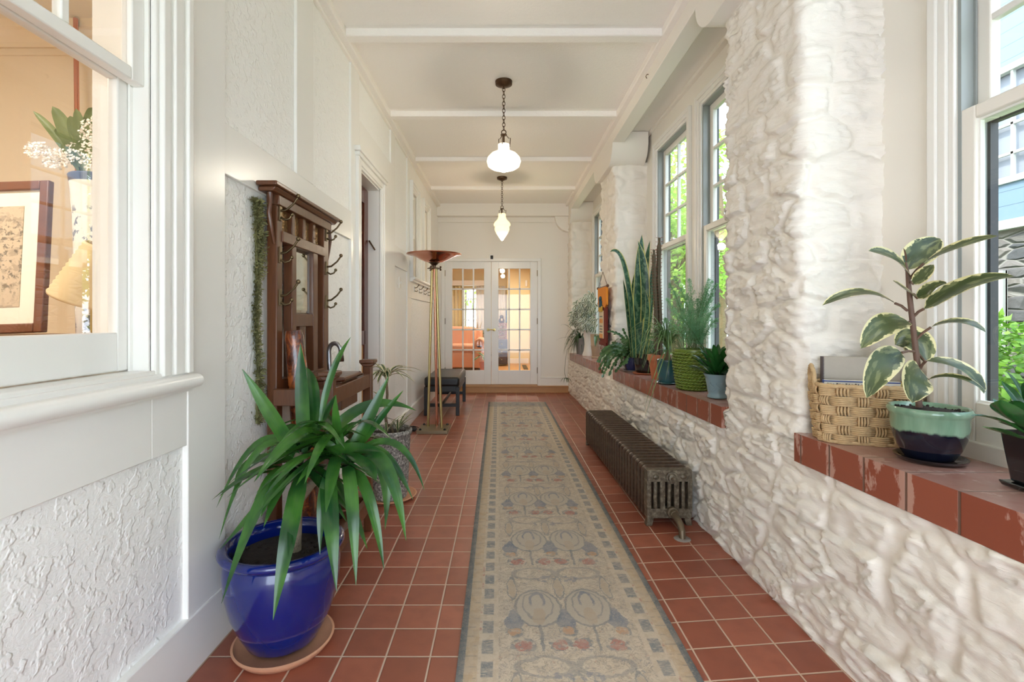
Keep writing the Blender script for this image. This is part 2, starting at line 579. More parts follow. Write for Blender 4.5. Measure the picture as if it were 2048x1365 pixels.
def rug_material():
    t = NT('runner_rug')
    x, y, z = t.sep(t.coord())
    v = t.coord()
    W = 0.415
    nz = (t.noise(v, 60, 3, 0.7) - 0.5)
    fib = t.noise(t.mapping(v, (1, 2.4, 1)), 230, 2, 0.7)
    ax = t.abs(x) + nz * 0.006
    beige, tan, slate, blue, rose, peach, ochre, grey = (srgb(206, 189, 168), srgb(182, 162, 138), srgb(104, 116, 124), srgb(108, 120, 136),
                                                    srgb(172, 108, 98), srgb(190, 146, 112), srgb(186, 152, 104), srgb(128, 124, 116))
    P = 0.62
    vv = t.fract((y - 1.787 + 62.0) / P) * P       # 0..P, rose row at 0
    xw = x + nz * 0.016 + (t.noise(v, 19, 2) - 0.5) * 0.022
    vw = vv + (t.noise(v, 42, 2) - 0.5) * 0.02 + (t.noise(t.mapping(v, (1, 1, 1), loc=(3, 7, 0)), 15, 2) - 0.5) * 0.026
    yarn = t.step(0.22, 0.5, t.noise(t.mapping(v, (1, 1.8, 1)), 120, 3, 0.7))
    c = t.mix(t.step(0.42, 0.6, t.noise(v, 24, 5, 0.7)) * 0.5, beige, tan)

    def ell(cx, cy, rx, ry, mir=True):
        X = (t.abs(xw) if mir else xw) - cx
        Yy = vw - cy
        return t.sqrt((X * X) / (rx * rx) + (Yy * Yy) / (ry * ry))
    def over(col, mask, k=1.0):
        nonlocal c
        c = t.mix(mask * yarn * k, c, col)
    # fine scrolling vines over the field
    w1 = t.abs(t.noise(t.comb(t.abs(xw) * 9.0, vv * 9.0), 3.2, 3, 0.6, 1.6) - 0.5)
    over(grey, t.step(0.035, 0.012, w1), 0.7)
    w2 = t.abs(t.noise(t.comb(t.abs(xw) * 9.0 + 5.0, vv * 9.0), 5.0, 2, 0.6, 1.2) - 0.5)
    over(blue, t.step(0.03, 0.01, w2) * t.step(0.45, 0.6, t.noise(v, 12, 2)), 0.6)
    over(rose, t.step(0.66, 0.72, t.noise(t.comb(t.abs(xw) * 9.0 + 11.0, vv * 9.0), 4.0, 2)), 0.4)
    # tulip heads
    d = ell(0.105, 0.27, 0.092, 0.125)
    over(slate, t.step(1.10, 1.04, d), 0.75)
    over(beige, t.step(1.0, 0.95, d), 0.7)
    d2 = ell(0.105, 0.285, 0.066, 0.1)
    ring = t.step(0.88, 0.93, d2) * t.step(1.04, 0.99, d2)
    over(slate, ring, 0.6)
    d3 = ell(0.105, 0.31, 0.032, 0.07)
    over(blue, t.step(0.72, 0.8, d3) * t.step(1.1, 1.0, d3) * t.step(0.27, 0.3, vw), 0.85)
    over(tan, t.step(1.0, 0.9, ell(0.105, 0.21, 0.028, 0.06)), 0.8)
    # stem
    over(slate, t.step(0.008, 0.004, t.abs(t.abs(xw) - 0.105)) * t.step(0.16, 0.15, vw), 0.8)
    # leaves between the tulips
    for cx in (0.0, 0.21):
        X = (t.abs(xw) - cx) / t.max(0.046 - t.abs(vw - 0.17) * 0.45, 0.001)
        over(blue, t.step(1.0, 0.85, t.abs(X)) * t.step(0.125, 0.14, vw) * t.step(0.27, 0.25, vw), 0.85)
    for cx in (0.0, 0.21):
        d = ell(cx, 0.42, 0.02, 0.09)
        over(slate, t.step(0.85, 0.9, d) * t.step(1.15, 1.05, d), 0.7)
        over(tan, t.step(0.8, 0.7, d), 0.8)
    # rose rows
    for cx, cy, r, col in ((0.04, 0.035, 0.032, rose), (0.175, 0.03, 0.034, rose), (0.0, 0.115, 0.026, peach), (0.21, 0.11, 0.026, peach)):
        d = ell(cx, cy, r * 1.5, r * 1.35)
        over(slate, t.step(1.0, 0.9, d) * t.step(0.45, 0.55, t.noise(v, 38, 2)), 0.8)
        d = ell(cx, cy, r, r)
        over(col, t.step(1.0, 0.85, d) * t.step(0.32, 0.5, t.noise(v, 70, 3)), 0.95)
    # dark lattice above the roses
    dl = ell(0.105, 0.54, 0.10, 0.05)
    over(slate, t.step(0.8, 0.88, dl) * t.step(1.15, 1.05, dl), 0.5)
    dl = ell(0.05, 0.49, 0.05, 0.03)
    over(blue, t.step(1.0, 0.8, dl) * t.step(0.48, 0.55, t.noise(v, 50, 2)), 0.7)
    # border: blue blocks, tan guard band, slate edge
    over(beige, t.step(0.268, 0.272, ax), 1.0)
    over(tan, t.step(0.268, 0.272, ax) * t.step(0.45, 0.6, t.noise(v, 40, 4)), 0.6)
    blk = t.fract(y / 0.1165)
    blocks = t.step(0.288, 0.292, ax) * t.step(0.334, 0.330, ax) * t.step(0.20, 0.26, blk) * t.step(0.92, 0.86, blk)
    over(slate, blocks * t.step(0.3, 0.5, t.noise(t.mapping(v, (1, 6, 1)), 40, 3)), 0.9)
    over(rose, t.step(0.334, 0.338, ax) * t.step(0.346, 0.342, ax) * t.step(0.55, 0.65, t.noise(v, 30, 2)), 0.7)
    over(ochre, t.step(0.342, 0.346, ax), 0.4)
    scal = t.fract(y / 0.055)
    over(grey, t.step(0.345, 0.35, ax) * t.step(0.16, 0.04, scal) * t.step(0.42, 0.55, t.noise(v, 34, 3)), 0.7)
    over(slate, t.step(0.388, 0.392, ax), 1.0)
    over(slate, t.step(2.70, 2.705, t.abs(y - 4.05)), 0.6)
    c = t.mix(t.step(0.3, 0.75, t.noise(v, 17, 5, 0.7)) * 0.55, c, srgb(184, 172, 157))
    c = t.mix(fib * 0.4, c, srgb(122, 114, 104))
    c = t.mix(t.step(0.62, 0.72, fib) * 0.3, c, srgb(206, 198, 182))
    t.set(c, 0.95, spec=0.15)
    t.bump(fib + nz, 0.4, 0.004)
    MAT['runner_rug'] = t.m


make_materials()
rug_material()


# ------------------------------------------------------------------ mesh builder
class MB:
    def __init__(self):
        self.v, self.f, self.uv = [], [], []

    def add(self, vs, fs, uvs=None):
        o = len(self.v)
        self.v += [tuple(p) for p in vs]
        self.uv += list(uvs) if uvs else [(0.5, 0.5)] * len(vs)
        self.f += [tuple(i + o for i in f) for f in fs]
        return self

    def box(self, x0, x1, y0, y1, z0, z1):
        x0, x1 = sorted((x0, x1)); y0, y1 = sorted((y0, y1)); z0, z1 = sorted((z0, z1))
        return self.add([(x0, y0, z0), (x1, y0, z0), (x1, y1, z0), (x0, y1, z0), (x0, y0, z1), (x1, y0, z1), (x1, y1, z1), (x0, y1, z1)],
                        [(0, 3, 2, 1), (4, 5, 6, 7), (0, 1, 5, 4), (1, 2, 6, 5), (2, 3, 7, 6), (3, 0, 4, 7)])

    def bar(self, a, b, w, h, up=(0, 0, 1)):
        """square bar from a to b"""
        a, b = Vector(a), Vector(b)
        d = (b - a).normalized()
        u = Vector(up)
        if abs(d.dot(u)) > 0.98:
            u = Vector((0, 1, 0))
        s = d.cross(u).normalized()
        t = s.cross(d).normalized()
        vs = []
        for p in (a, b):
            for i, j in ((-1, -1), (1, -1), (1, 1), (-1, 1)):
                vs.append(p + s * (i * w / 2) + t * (j * h / 2))
        return self.add(vs, [(0, 1, 2, 3), (7, 6, 5, 4), (0, 4, 5, 1), (1, 5, 6, 2), (2, 6, 7, 3), (3, 7, 4, 0)])

    def prism(self, poly, axis, a0, a1):
        """polygon of 2D points extruded along an axis; 2D order is (y,z), (x,z) or (x,y)"""
        def p3(q, a):
            if axis == 'x': return (a, q[0], q[1])
            if axis == 'y': return (q[0], a, q[1])
            return (q[0], q[1], a)
        n = len(poly)
        vs = [p3(q, a0) for q in poly] + [p3(q, a1) for q in poly]
        fs = [tuple(range(n))[::-1], tuple(range(n, 2 * n))]
        fs += [(i, (i + 1) % n, n + (i + 1) % n, n + i) for i in range(n)]
        return self.add(vs, fs)

    def tube(self, pts, r, n=8, cap=True):
        pts = [Vector(p) for p in pts]
        rs = r if isinstance(r, (list, tuple)) else [r] * len(pts)
        vs, fs = [], []
        ref = Vector((0, 0, 1))
        d0 = (pts[1] - pts[0]).normalized()
        if abs(d0.dot(ref)) > 0.95:
            ref = Vector((1, 0, 0))
        s = d0.cross(ref).normalized()
        for i, p in enumerate(pts):
            d = (pts[min(i + 1, len(pts) - 1)] - pts[max(i - 1, 0)])
            d = d.normalized() if d.length > 1e-9 else d0
            s = (s - d * s.dot(d))
            s = s.normalized() if s.length > 1e-6 else d.orthogonal().normalized()
            t = d.cross(s)
            for k in range(n):
                a = 2 * math.pi * k / n
                vs.append(p + (s * math.cos(a) + t * math.sin(a)) * rs[i])
        for i in range(len(pts) - 1):
            for k in range(n):
                fs.append((i * n + k, i * n + (k + 1) % n, (i + 1) * n + (k + 1) % n, (i + 1) * n + k))
        if cap:
            fs.append(tuple(range(n))[::-1])
            fs.append(tuple((len(pts) - 1) * n + k for k in range(n)))
        return self.add(vs, fs)

    def lathe(self, prof, n=40, c=(0, 0, 0), wob=None):
        """profile of (radius, z) turned about the vertical through c"""
        vs, fs = [], []
        m = len(prof)
        for k in range(n):
            a = 2 * math.pi * k / n
            for i, (r, z) in enumerate(prof):
                rr = r * (1 + (wob(a, z) if wob else 0))
                vs.append((c[0] + rr * math.cos(a), c[1] + rr * math.sin(a), c[2] + z))
        for k in range(n):
            k2 = (k + 1) % n
            for i in range(m - 1):
                fs.append((k * m + i, k2 * m + i, k2 * m + i + 1, k * m + i + 1))
        return self.add(vs, fs)

    def disc(self, r, z, n=32, c=(0, 0), dome=0.0):
        vs = [(c[0], c[1], z + dome)] + [(c[0] + r * math.cos(2 * math.pi * k / n), c[1] + r * math.sin(2 * math.pi * k / n), z) for k in range(n)]
        return self.add(vs, [(0, 1 + k, 1 + (k + 1) % n) for k in range(n)])

    def ball(self, c, r, n=10, m=6, sq=(1, 1, 1)):
        vs, fs = [], []
        for i in range(m + 1):
            th = math.pi * i / m
            for k in range(n):
                a = 2 * math.pi * k / n
                vs.append((c[0] + sq[0] * r * math.sin(th) * math.cos(a), c[1] + sq[1] * r * math.sin(th) * math.sin(a), c[2] + sq[2] * r * math.cos(th)))
        for i in range(m):
            for k in range(n):
                fs.append((i * n + k, (i + 1) * n + k, (i + 1) * n + (k + 1) % n, i * n + (k + 1) % n))
        return self.add(vs, fs)

    def leaf(self, p0, p1, p2, width, n=10, fold=0.25, shape=None, hint=None, twist=0.0, curl=0.0):
        """strap or blade along a quadratic Bezier; uv across and along"""
        p0, p1, p2 = Vector(p0), Vector(p1), Vector(p2)
        shape = shape or (lambda s: math.sin(math.pi * min(1, 0.12 + 0.88 * s)) ** 0.55 if s < 1 else 0)
        h = Vector(hint) if hint is not None else Vector(((p2 - p0).x * 0.6, (p2 - p0).y * 0.6, max(0.3, (p2 - p0).length)))
        vs, fs, uv = [], [], []
        for i in range(n + 1):
            s = i / n
            p = p0 * (1 - s) ** 2 + p1 * (2 * s * (1 - s)) + p2 * s * s
            t = ((p1 - p0) * (1 - s) + (p2 - p1) * s)
            t = t.normalized() if t.length > 1e-9 else Vector((0, 0, 1))
            sd = t.cross(h)
            sd = sd.normalized() if sd.length > 1e-5 else t.orthogonal().normalized()
            if twist:
                sd = Matrix.Rotation(twist * s, 3, t) @ sd
            nm = sd.cross(t).normalized()
            w = width * 0.5 * max(shape(s), 0.02)
            for q in (-1, -0.5, 0, 0.5, 1):
                vs.append(p + sd * (q * w) + nm * (abs(q) * w * fold - curl * w * q * q))
                uv.append((0.5 + q / 2, s))
        for i in range(n):
            for k in range(4):
                a = i * 5 + k
                fs.append((a, a + 1, a + 6, a + 5))
        return self.add(vs, fs, uv)

    def quadleaf(self, p, d, nrm, ln, wd):
        """tiny single leaf: four-point blade with a keel"""
        d = d.normalized()
        s = d.cross(nrm)
        s = s.normalized() if s.length > 1e-6 else d.orthogonal().normalized()
        m = p + d * ln * 0.45
        return self.add([p, m - s * wd / 2, p + d * ln, m + s * wd / 2], [(0, 1, 2, 3)], [(0.5, 0), (0, 0.5), (0.5, 1), (1, 0.5)])

    def xform(self, M):
        self.v = [tuple(M @ Vector(p)) for p in self.v]
        return self

    def map(self, fn):
        self.v = [fn(*p) for p in self.v]
        return self


def link(o, parent=None):
    COL.objects.link(o)
    if parent is not None:
        o.parent = parent
    return o


def obj(name, mb, mat, parent=None, bevel=0.0, smooth=True, angle=40, seg=2, subsurf=0, solid=0.0):
    me = bpy.data.meshes.new(name)
    me.from_pydata(mb.v, [], mb.f)
    me.materials.append(MAT[mat] if isinstance(mat, str) else mat)
    if any(u != (0.5, 0.5) for u in mb.uv):
        lay = me.uv_layers.new(name='uv')
        idx = np.empty(len(me.loops), dtype=np.int32)
        me.loops.foreach_get('vertex_index', idx)
        lay.data.foreach_set('uv', np.array(mb.uv, dtype=np.float32)[idx].ravel())
    o = bpy.data.objects.new(name, me)
    link(o, parent)
    if smooth:
        me.shade_smooth()
        if angle < 180:
            me.set_sharp_from_angle(angle=math.radians(angle))
    if solid:
        m = o.modifiers.new('thickness', 'SOLIDIFY')
        m.thickness = solid
        m.offset = 0
    if bevel:
        m = o.modifiers.new('bevel', 'BEVEL')
        m.width = bevel
        m.segments = seg
        m.limit_method = 'ANGLE'
    if subsurf:
        m = o.modifiers.new('sub', 'SUBSURF')
        m.levels = m.render_levels = subsurf
    return o


def tag(o, label, cat, group=None, kind=None):
    o['label'] = label
    o['category'] = cat
    if group: o['group'] = group
    if kind: o['kind'] = kind
    return o


def thing(name, label, cat, loc=(0, 0, 0), rz=0.0, group=None):
    o = bpy.data.objects.new(name, None)
    o.empty_display_size = 0.05
    link(o)
    o.location = loc
    o.rotation_euler = (0, 0, rz)
    return tag(o, label, cat, group)


def struct(name, mb, mat, parent=None, label=None, cat=None, **kw):
    o = obj(name, mb, mat, parent, **kw)
    if parent is None:
        o['kind'] = 'structure'
        if label:
            o['label'] = label
            o['category'] = cat
    return o


def sroot(name, label, cat):
    o = bpy.data.objects.new(name, None)
    o.empty_display_size = 0.05
    link(o)
    o['kind'] = 'structure'
    o['label'] = label
    o['category'] = cat
    return o


def copy_tree(o, parent=None):
    c = o.copy()
    COL.objects.link(c)
    if parent is not None:
        c.parent = parent
    for ch in list(o.children):
        copy_tree(ch, c)
    return c


def cells(mb, axis, a0, a1, u0, u1, z0, z1, holes):
    """a wall slab with rectangular holes; axis 'x' -> thickness along x and u along y"""
    us = sorted({u0, u1} | {h[0] for h in holes} | {h[1] for h in holes})
    zs = sorted({z0, z1} | {h[2] for h in holes} | {h[3] for h in holes})
    us = [u for u in us if u0 <= u <= u1]
    zs = [z for z in zs if z0 <= z <= z1]
    for i in range(len(us) - 1):
        run = None
        for j in range(len(zs) - 1):
            um, zm = (us[i] + us[i + 1]) / 2, (zs[j] + zs[j + 1]) / 2
            if any(h[0] < um < h[1] and h[2] < zm < h[3] for h in holes):
                if run is not None:
                    _slab(mb, axis, a0, a1, us[i], us[i + 1], run, zs[j]); run = None
            elif run is None:
                run = zs[j]
        if run is not None:
            _slab(mb, axis, a0, a1, us[i], us[i + 1], run, zs[-1])
    return mb


def _slab(mb, axis, a0, a1, u0, u1, z0, z1):
    if axis == 'x':
        mb.box(a0, a1, u0, u1, z0, z1)
    else:
        mb.box(u0, u1, a0, a1, z0, z1)


def frame(mb, axis, a0, a1, u0, u1, z0, z1, w, wb=None, wt=None):
    """rectangular frame of members w wide"""
    wb = w if wb is None else wb
    wt = w if wt is None else wt
    _slab(mb, axis, a0, a1, u0, u0 + w, z0, z1)
    _slab(mb, axis, a0, a1, u1 - w, u1, z0, z1)
    if wb: _slab(mb, axis, a0, a1, u0 + w, u1 - w, z0, z0 + wb)
    if wt: _slab(mb, axis, a0, a1, u0 + w, u1 - w, z1 - wt, z1)
    return mb

# ------------------------------------------------------------------ painted rubble relief (numpy)
_rng = np.random.default_rng(11)
_lat = _rng.random((256, 256))


def vnoise(x, y):
    xi, yi = np.floor(x).astype(int), np.floor(y).astype(int)
    fx, fy = x - xi, y - yi
    fx, fy = fx * fx * (3 - 2 * fx), fy * fy * (3 - 2 * fy)
    a, b = _lat[xi % 256, yi % 256], _lat[(xi + 1) % 256, yi % 256]
    c, d = _lat[xi % 256, (yi + 1) % 256], _lat[(xi + 1) % 256, (yi + 1) % 256]
    return (a * (1 - fx) + b * fx) * (1 - fy) + (c * (1 - fx) + d * fx) * fy


def fbm(x, y, o=4):
    r, k, n = 0, 1.0, 0
    for _ in range(o):
        r = r + k * vnoise(x, y); n += k
        x, y, k = x * 2.03 + 17.3, y * 2.03 + 5.1, k * 0.55
    return r / n


_sites = []
_z = -0.1
while _z < 3.0:
    hgt = _rng.uniform(0.09, 0.19)
    _s = -3.2 + _rng.uniform(0, 0.3)
    while _s < 9.2:
        w = _rng.uniform(0.14, 0.46)
        _sites.append((_s + w / 2, _z + hgt / 2 + _rng.uniform(-0.03, 0.03), _rng.uniform(0.35, 1.0), _rng.uniform(-0.35, 0.35), _rng.uniform(-0.5, 0.5)))
        _s += w
    _z += hgt
_sites = np.array(_sites)


def stone_h(s, z):
    """height of the stone faces above the pointing"""
    sh = s.shape
    s, z = s.ravel(), z.ravel()
    s2 = s + (fbm(s * 5, z * 5 + 40) - 0.5) * 0.10
    z2 = z + (fbm(s * 4 + 90, z * 6) - 0.5) * 0.07
    out = np.empty_like(s)
    for i in range(0, len(s), 4000):
        a, b = s2[i:i + 4000, None], z2[i:i + 4000, None]
        lo, hi = a.min() - 0.8, a.max() + 0.8
        st = _sites[(_sites[:, 0] > lo) & (_sites[:, 0] < hi)]
        d = np.sqrt((a - st[:, 0]) ** 2 + ((b - st[:, 1]) * 2.0) ** 2)
        k = np.argpartition(d, 1, axis=1)[:, :2]
        dd = np.take_along_axis(d, k, 1)
        o = np.argsort(dd, axis=1)
        k, dd = np.take_along_axis(k, o, 1), np.take_along_axis(dd, o, 1)
        e = dd[:, 1] - dd[:, 0]
        m = np.clip((e - 0.012) / 0.045, 0, 1)
        m = m * m * (3 - 2 * m)
        n = st[k[:, 0]]
        _n3 = n[:, 3]
        loc = (a[:, 0] - n[:, 0]) * n[:, 3] * 0.12 + (b[:, 0] - n[:, 1]) * n[:, 4] * 0.5
        out[i:i + 4000] = m * (0.005 + 0.009 * n[:, 2] + loc * 0.5)
        q = slice(i, i + 4000)
        ph = z[q] * (30 + 16 * n[:, 2]) + s[q] * n[:, 3] * 14 + (fbm(s[q] * 5 + 7, z[q] * 9, 3) - 0.5) * 5.5 + n[:, 4] * 9
        saw = ph - np.floor(ph)                                   # slaty ledges, sharp on the under side
        ledge = np.where(saw < 0.86, saw / 0.86, (1 - saw) / 0.14)
        amp = np.clip((fbm(s[q] * 6 + 50, z[q] * 14 + 9, 3) - 0.30) * 2.6, 0, 1)
        rip = fbm(s[q] * 16 + z[q] * 8, z[q] * 52 - s[q] * 8, 3) - 0.5
        out[q] += m * (ledge * amp * 0.019 + rip * 0.019 + (fbm(s[q] * 7, z[q] * 11 + 70, 3) - 0.5) * 0.02)
    out += (fbm(s * 20, z * 20, 2) - 0.5) * 0.004
    return out.reshape(sh)


def dxr(y): return -0.0135 * (y - 2.0)
def sill_top(y): return 0.80 - 0.0165 * y
def sill_bot(y): return sill_top(y) - 0.112
def rmap(x, y, z): return (x + dxr(y), y, z)


def grid_mesh(P):
    """P: (nu, nv, 3) array -> MB"""
    nu, nv = P.shape[:2]
    mb = MB()
    mb.v = [tuple(p) for p in P.reshape(-1, 3)]
    mb.uv = [(0.5, 0.5)] * len(mb.v)
    mb.f = [(i * nv + j, (i + 1) * nv + j, (i + 1) * nv + j + 1, i * nv + j + 1) for i in range(nu - 1) for j in range(nv - 1)]
    return mb


XW = 1.185            # pointing plane of the stone wall at y = 2
PIL = [(-1.07, -0.45), (1.945, 2.572), (4.966, 5.60), (7.86, 8.16)]
BAYS = [(-0.45, 1.945), (2.572, 4.966), (5.60, 7.86)]


def build_stone():
    # low wall under the sills
    ys = np.concatenate([np.arange(-1.3, 0.7, 0.08), np.arange(0.7, 3.2, 0.0105), np.arange(3.2, 5.2, 0.018), np.arange(5.2, 8.17, 0.03)])
    nz = 60
    t = np.linspace(0, 1, nz)
    Y = np.repeat(ys[:, None], nz, 1)
    Z = t[None, :] * (sill_bot(ys)[:, None] + 0.004) - 0.004
    H = stone_h(Y, Z)
    H = H * np.clip((t[None, :] - 0.0) / 0.03, 0.5, 1)
    P = np.stack([XW - H + dxr(Y), Y, Z], -1)
    # cap row back under the sill
    cap = P[:, -1:, :].copy(); cap[:, :, 0] = 1.5
    o = struct('wall_right', grid_mesh(np.concatenate([P, cap], 1)[::-1]), 'stone_paint', label='white painted rubble stone wall under the right hand windows', cat='wall', angle=180)
    # piers
    for i, (a, b) in enumerate(PIL):
        st = 0.0105 if i == 1 else (0.06 if i == 0 else 0.02)
        D = 0.37
        path = []
        for q in np.arange(0, D - 0.031, st): path.append((XW + D - q, a, 0, -1, a - (D - q)))
        for k in range(7):
            an = k / 6 * math.pi / 2
            path.append((XW + 0.03 - 0.03 * math.sin(an), a + 0.03 - 0.03 * math.cos(an), -math.sin(an), -math.cos(an), a - 0.03 + 0.06 * k / 6))
        for q in np.arange(a + 0.03 + st, b - 0.03, st): path.append((XW, q, -1, 0, q))
        for k in range(7):
            an = k / 6 * math.pi / 2
            path.append((XW + 0.03 - 0.03 * math.cos(an), b - 0.03 + 0.03 * math.sin(an), -math.cos(an), math.sin(an), b - 0.03 + 0.06 * k / 6))
        for q in np.arange(0.03 + st, D + st, st * 2): path.append((XW + q, b, 0, 1, b + q))
        A = np.array(path)
        nz = int(2.15 / (st * 1.0))
        t = np.linspace(0, 1, nz)
        zb = sill_bot(np.clip(A[:, 1], a, b))
        Z = zb[:, None] + t[None, :] * (2.80 - zb[:, None])
        Sx = np.repeat(A[:, 4:5], nz, 1)
        H = stone_h(Sx, Z)
        X = A[:, 0:1] + A[:, 2:3] * H + dxr(A[:, 1:2])
        Yp = A[:, 1:2] + A[:, 3:4] * H
        mb = grid_mesh(np.stack([X, Yp, Z], -1))
        p = obj('pier', mb, 'stone_paint', o, angle=180)


build_stone()

# brick sills
for (a, b) in BAYS:
    mb = MB()
    n = 8
    for k in range(n):
        y0, y1 = a - 0.0 + (b - a) * k / n, a + (b - a) * (k + 1) / n
        z0, z1 = sill_top(y0), sill_top(y1)
        mb.add([(1.157 + dxr(y0), y0, z0 - .112), (1.157 + dxr(y1), y1, z1 - .112), (1.157 + dxr(y1), y1, z1), (1.157 + dxr(y0), y0, z0),
                (1.56, y0, z0 - .112), (1.56, y1, z1 - .112), (1.56, y1, z1), (1.56, y0, z0)],
               [(0, 3, 2, 1), (3, 7, 6, 2), (0, 1, 5, 4), (4, 5, 6, 7)] + ([(0, 4, 7, 3)] if k == 0 else []) + ([(1, 2, 6, 5)] if k == n - 1 else []))
    struct('trim_%d' % (1 + BAYS.index((a, b))), mb, 'sill_tile',
           label=('red tile window sill carrying the basket and the rubber plant', 'red tile window sill carrying the green rope textured pot', 'red tile window sill at the far end carrying the white vase')[BAYS.index((a, b))],
           cat='window sill', smooth=False)

# plaster wall behind the piers with the window openings
WINS = [(-0.10, 0.62), (0.90, 1.62), (2.90, 3.62), (3.90, 4.62), (5.87, 6.57), (6.87, 7.57)]
mb = MB()
cells(mb, 'x', 1.50, 1.585, -1.3, 8.3, 0.0, 3.3, [(a, b, 0.70, 2.80) for a, b in WINS])
mb.map(rmap)
struct('wall_right', mb, 'paint_matt', smooth=False, label='plain cream plaster round the right hand windows', cat='wall')


def right_window(i, y0, y1, label):
    root = sroot('window_%d' % (i + 4), label, 'window')
    zs = sill_top((y0 + y1) / 2)
    zt = 2.80
    m = MB()                                                     # stepped casing
    for (w0, w1, x) in ((0, 0.022, 1.487), (0.022, 0.052, 1.478), (0.052, 0.085, 1.470)):
        m.box(x, 1.5, y0 - w1, y0 - w0, zs, zt + w1)
        m.box(x, 1.5, y1 + w0, y1 + w1, zs, zt + w1)
        m.box(x, 1.5, y0 - w0, y1 + w0, zt + w0, zt + w1)
    obj('casing', m.map(rmap), 'paint', root, bevel=0.004)
    m = MB()
    for y, sgn in ((y0, 1), (y1, -1)):
        m.box(1.50, 1.60, y, y + sgn * 0.012, zs, zt)
        m.box(1.54, 1.546, y, y + sgn * 0.02, zs, zt)
    m.box(1.5, 1.6, y0, y1, zt - 0.012, zt)
    obj('jamb_track', m.map(rmap), 'track', root, smooth=False)
    m = MB(); frame(m, 'x', 1.502, 1.538, y0 + 0.004, y1 - 0.004, zs + 0.045, 1.905, 0.052, 0.13, 0.045)
    lo = obj('lower_sash', m.map(rmap), 'vinyl', root, bevel=0.005)
    m = MB(); frame(m, 'x', 1.514, 1.526, y0 + 0.05, y1 - 0.05, zs + 0.17, 1.865, 0.012)
    obj('glazing_bead', m.map(rmap), 'plastic_white', lo, smooth=False)
    m = MB(); m.box(1.518, 1.522, y0 + 0.05, y1 - 0.05, zs + 0.17, 1.865)
    obj('pane', m.map(rmap), 'window_glass', lo, smooth=False)
    m = MB(); frame(m, 'x', 1.548, 1.582, y0 + 0.012, y1 - 0.012, 1.862, zt - 0.01, 0.048, 0.045, 0.05)
    up = obj('upper_sash', m.map(rmap), 'vinyl', root, bevel=0.005)
    m = MB()
    g0, g1 = y0 + 0.055, y1 - 0.055
    for k in (1, 2):
        z = 1.905 + (zt - 0.06 - 1.905) * k / 3
        m.box(1.552, 1.578, g0, g1, z - 0.011, z + 0.011)
    m.box(1.552, 1.578, (g0 + g1) / 2 - 0.011, (g0 + g1) / 2 + 0.011, 1.905, zt - 0.06)
    obj('muntin', m.map(rmap), 'plastic_white', up, bevel=0.003)
    m = MB(); m.box(1.563, 1.567, g0, g1, 1.905, zt - 0.06)
    obj('pane', m.map(rmap), 'window_glass', up, smooth=False)
    m = MB(); frame(m, 'x', 1.586, 1.612, y0 + 0.0, y1 - 0.0, zs, zt, 0.022, 0.05, 0.03)
    m.box(1.59, 1.61, y0 + .022, y1 - .022, 1.86, 1.89)
    obj('storm_frame', m.map(rmap), 'storm_frame', root, smooth=False)
    m = MB(); m.box(1.49, 1.60, y0 - 0.01, y1 + 0.01, zs - 0.02, zs + 0.05)
    obj('bottom_frame', m.map(rmap), 'vinyl', root, bevel=0.004)
    m = MB(); ym = (y0 + y1) / 2
    m.box(1.498, 1.53, ym - 0.03, ym + 0.03, 1.905, 1.918); m.box(1.505, 1.52, ym - 0.012, ym + 0.03, 1.918, 1.928)
    obj('sash_lock', m.map(rmap), 'plastic_white', lo, bevel=0.003)


for i, (a, b) in enumerate(WINS):
    right_window(i, a, b, ('white double hung window beside the camera', 'white double hung window behind the rubber plant', 'white double hung window behind the asparagus fern',
                           'white double hung window behind the tall cactus', 'white double hung window hidden behind the second stone pier', 'white double hung window behind the ficus at the far end')[i])

# ------------------------------------------------------------------ floor, ceiling
mb = MB(); mb.box(-1.3, 1.6, -1.3, 8.2, -0.12, 0.0)
struct('floor', mb, 'quarry_tile', smooth=False, label='red quarry tile floor with pale joints', cat='floor')
mb = MB(); mb.box(-1.3, 1.7, -1.3, 8.3, 3.10, 3.25)
struct('ceiling', mb, 'ceiling_paint', smooth=False, label='cream orange peel painted ceiling between shallow beams', cat='ceiling')
mb = MB()
for y in (-0.61, 0.65, 1.908, 3.168, 4.428, 5.690, 6.945):
    mb.box(-1.06, 1.06, y, y + 0.088, 3.052, 3.11)
struct('trim_4', mb, 'ceiling_paint', bevel=0.008, label='shallow cream beams crossing the ceiling', cat='ceiling beam')
mb = MB(); mb.box(-1.3, 1.7, -1.42, -1.3, 2.1, 3.25)  # unseen lintel, added to hold back light from the open end
struct('added_lintel', mb, 'paint_matt', smooth=False, label='unseen cream lintel added to cut light from the open end behind the camera', cat='wall')
mb = MB()
mb.box(-1.09, -1.012, -1.3, 8.1, 3.05, 3.11)
mb.box(-1.09, -1.058, -1.3, 8.1, 3.035, 3.055)
struct('trim_5', mb, 'ceiling_paint', bevel=0.008, label='cream cornice strip along the top of the left wall', cat='cornice')
mb = MB()
mb.box(1.03, 1.10, -1.3, 8.1, 3.05, 3.11)
struct('trim_6', mb, 'ceiling_paint', bevel=0.008, label='cream cornice strip along the right beam', cat='cornice')
mb = MB()
mb.box(1.075, 1.195, -1.3, 8.1, 2.95, 3.11)
struct('trim_7', mb, 'paint_matt', bevel=0.004, label='long boxed beam above the right hand piers', cat='beam')
mb = MB()
mb.box(1.19, 1.58, -1.3, 8.3, 3.06, 3.12)
mb.box(1.44, 1.52, -1.3, 8.3, 3.035, 3.065)
struct('trim_8', mb, 'paint_matt', bevel=0.004, label='recessed soffit panel above the right hand windows', cat='soffit')
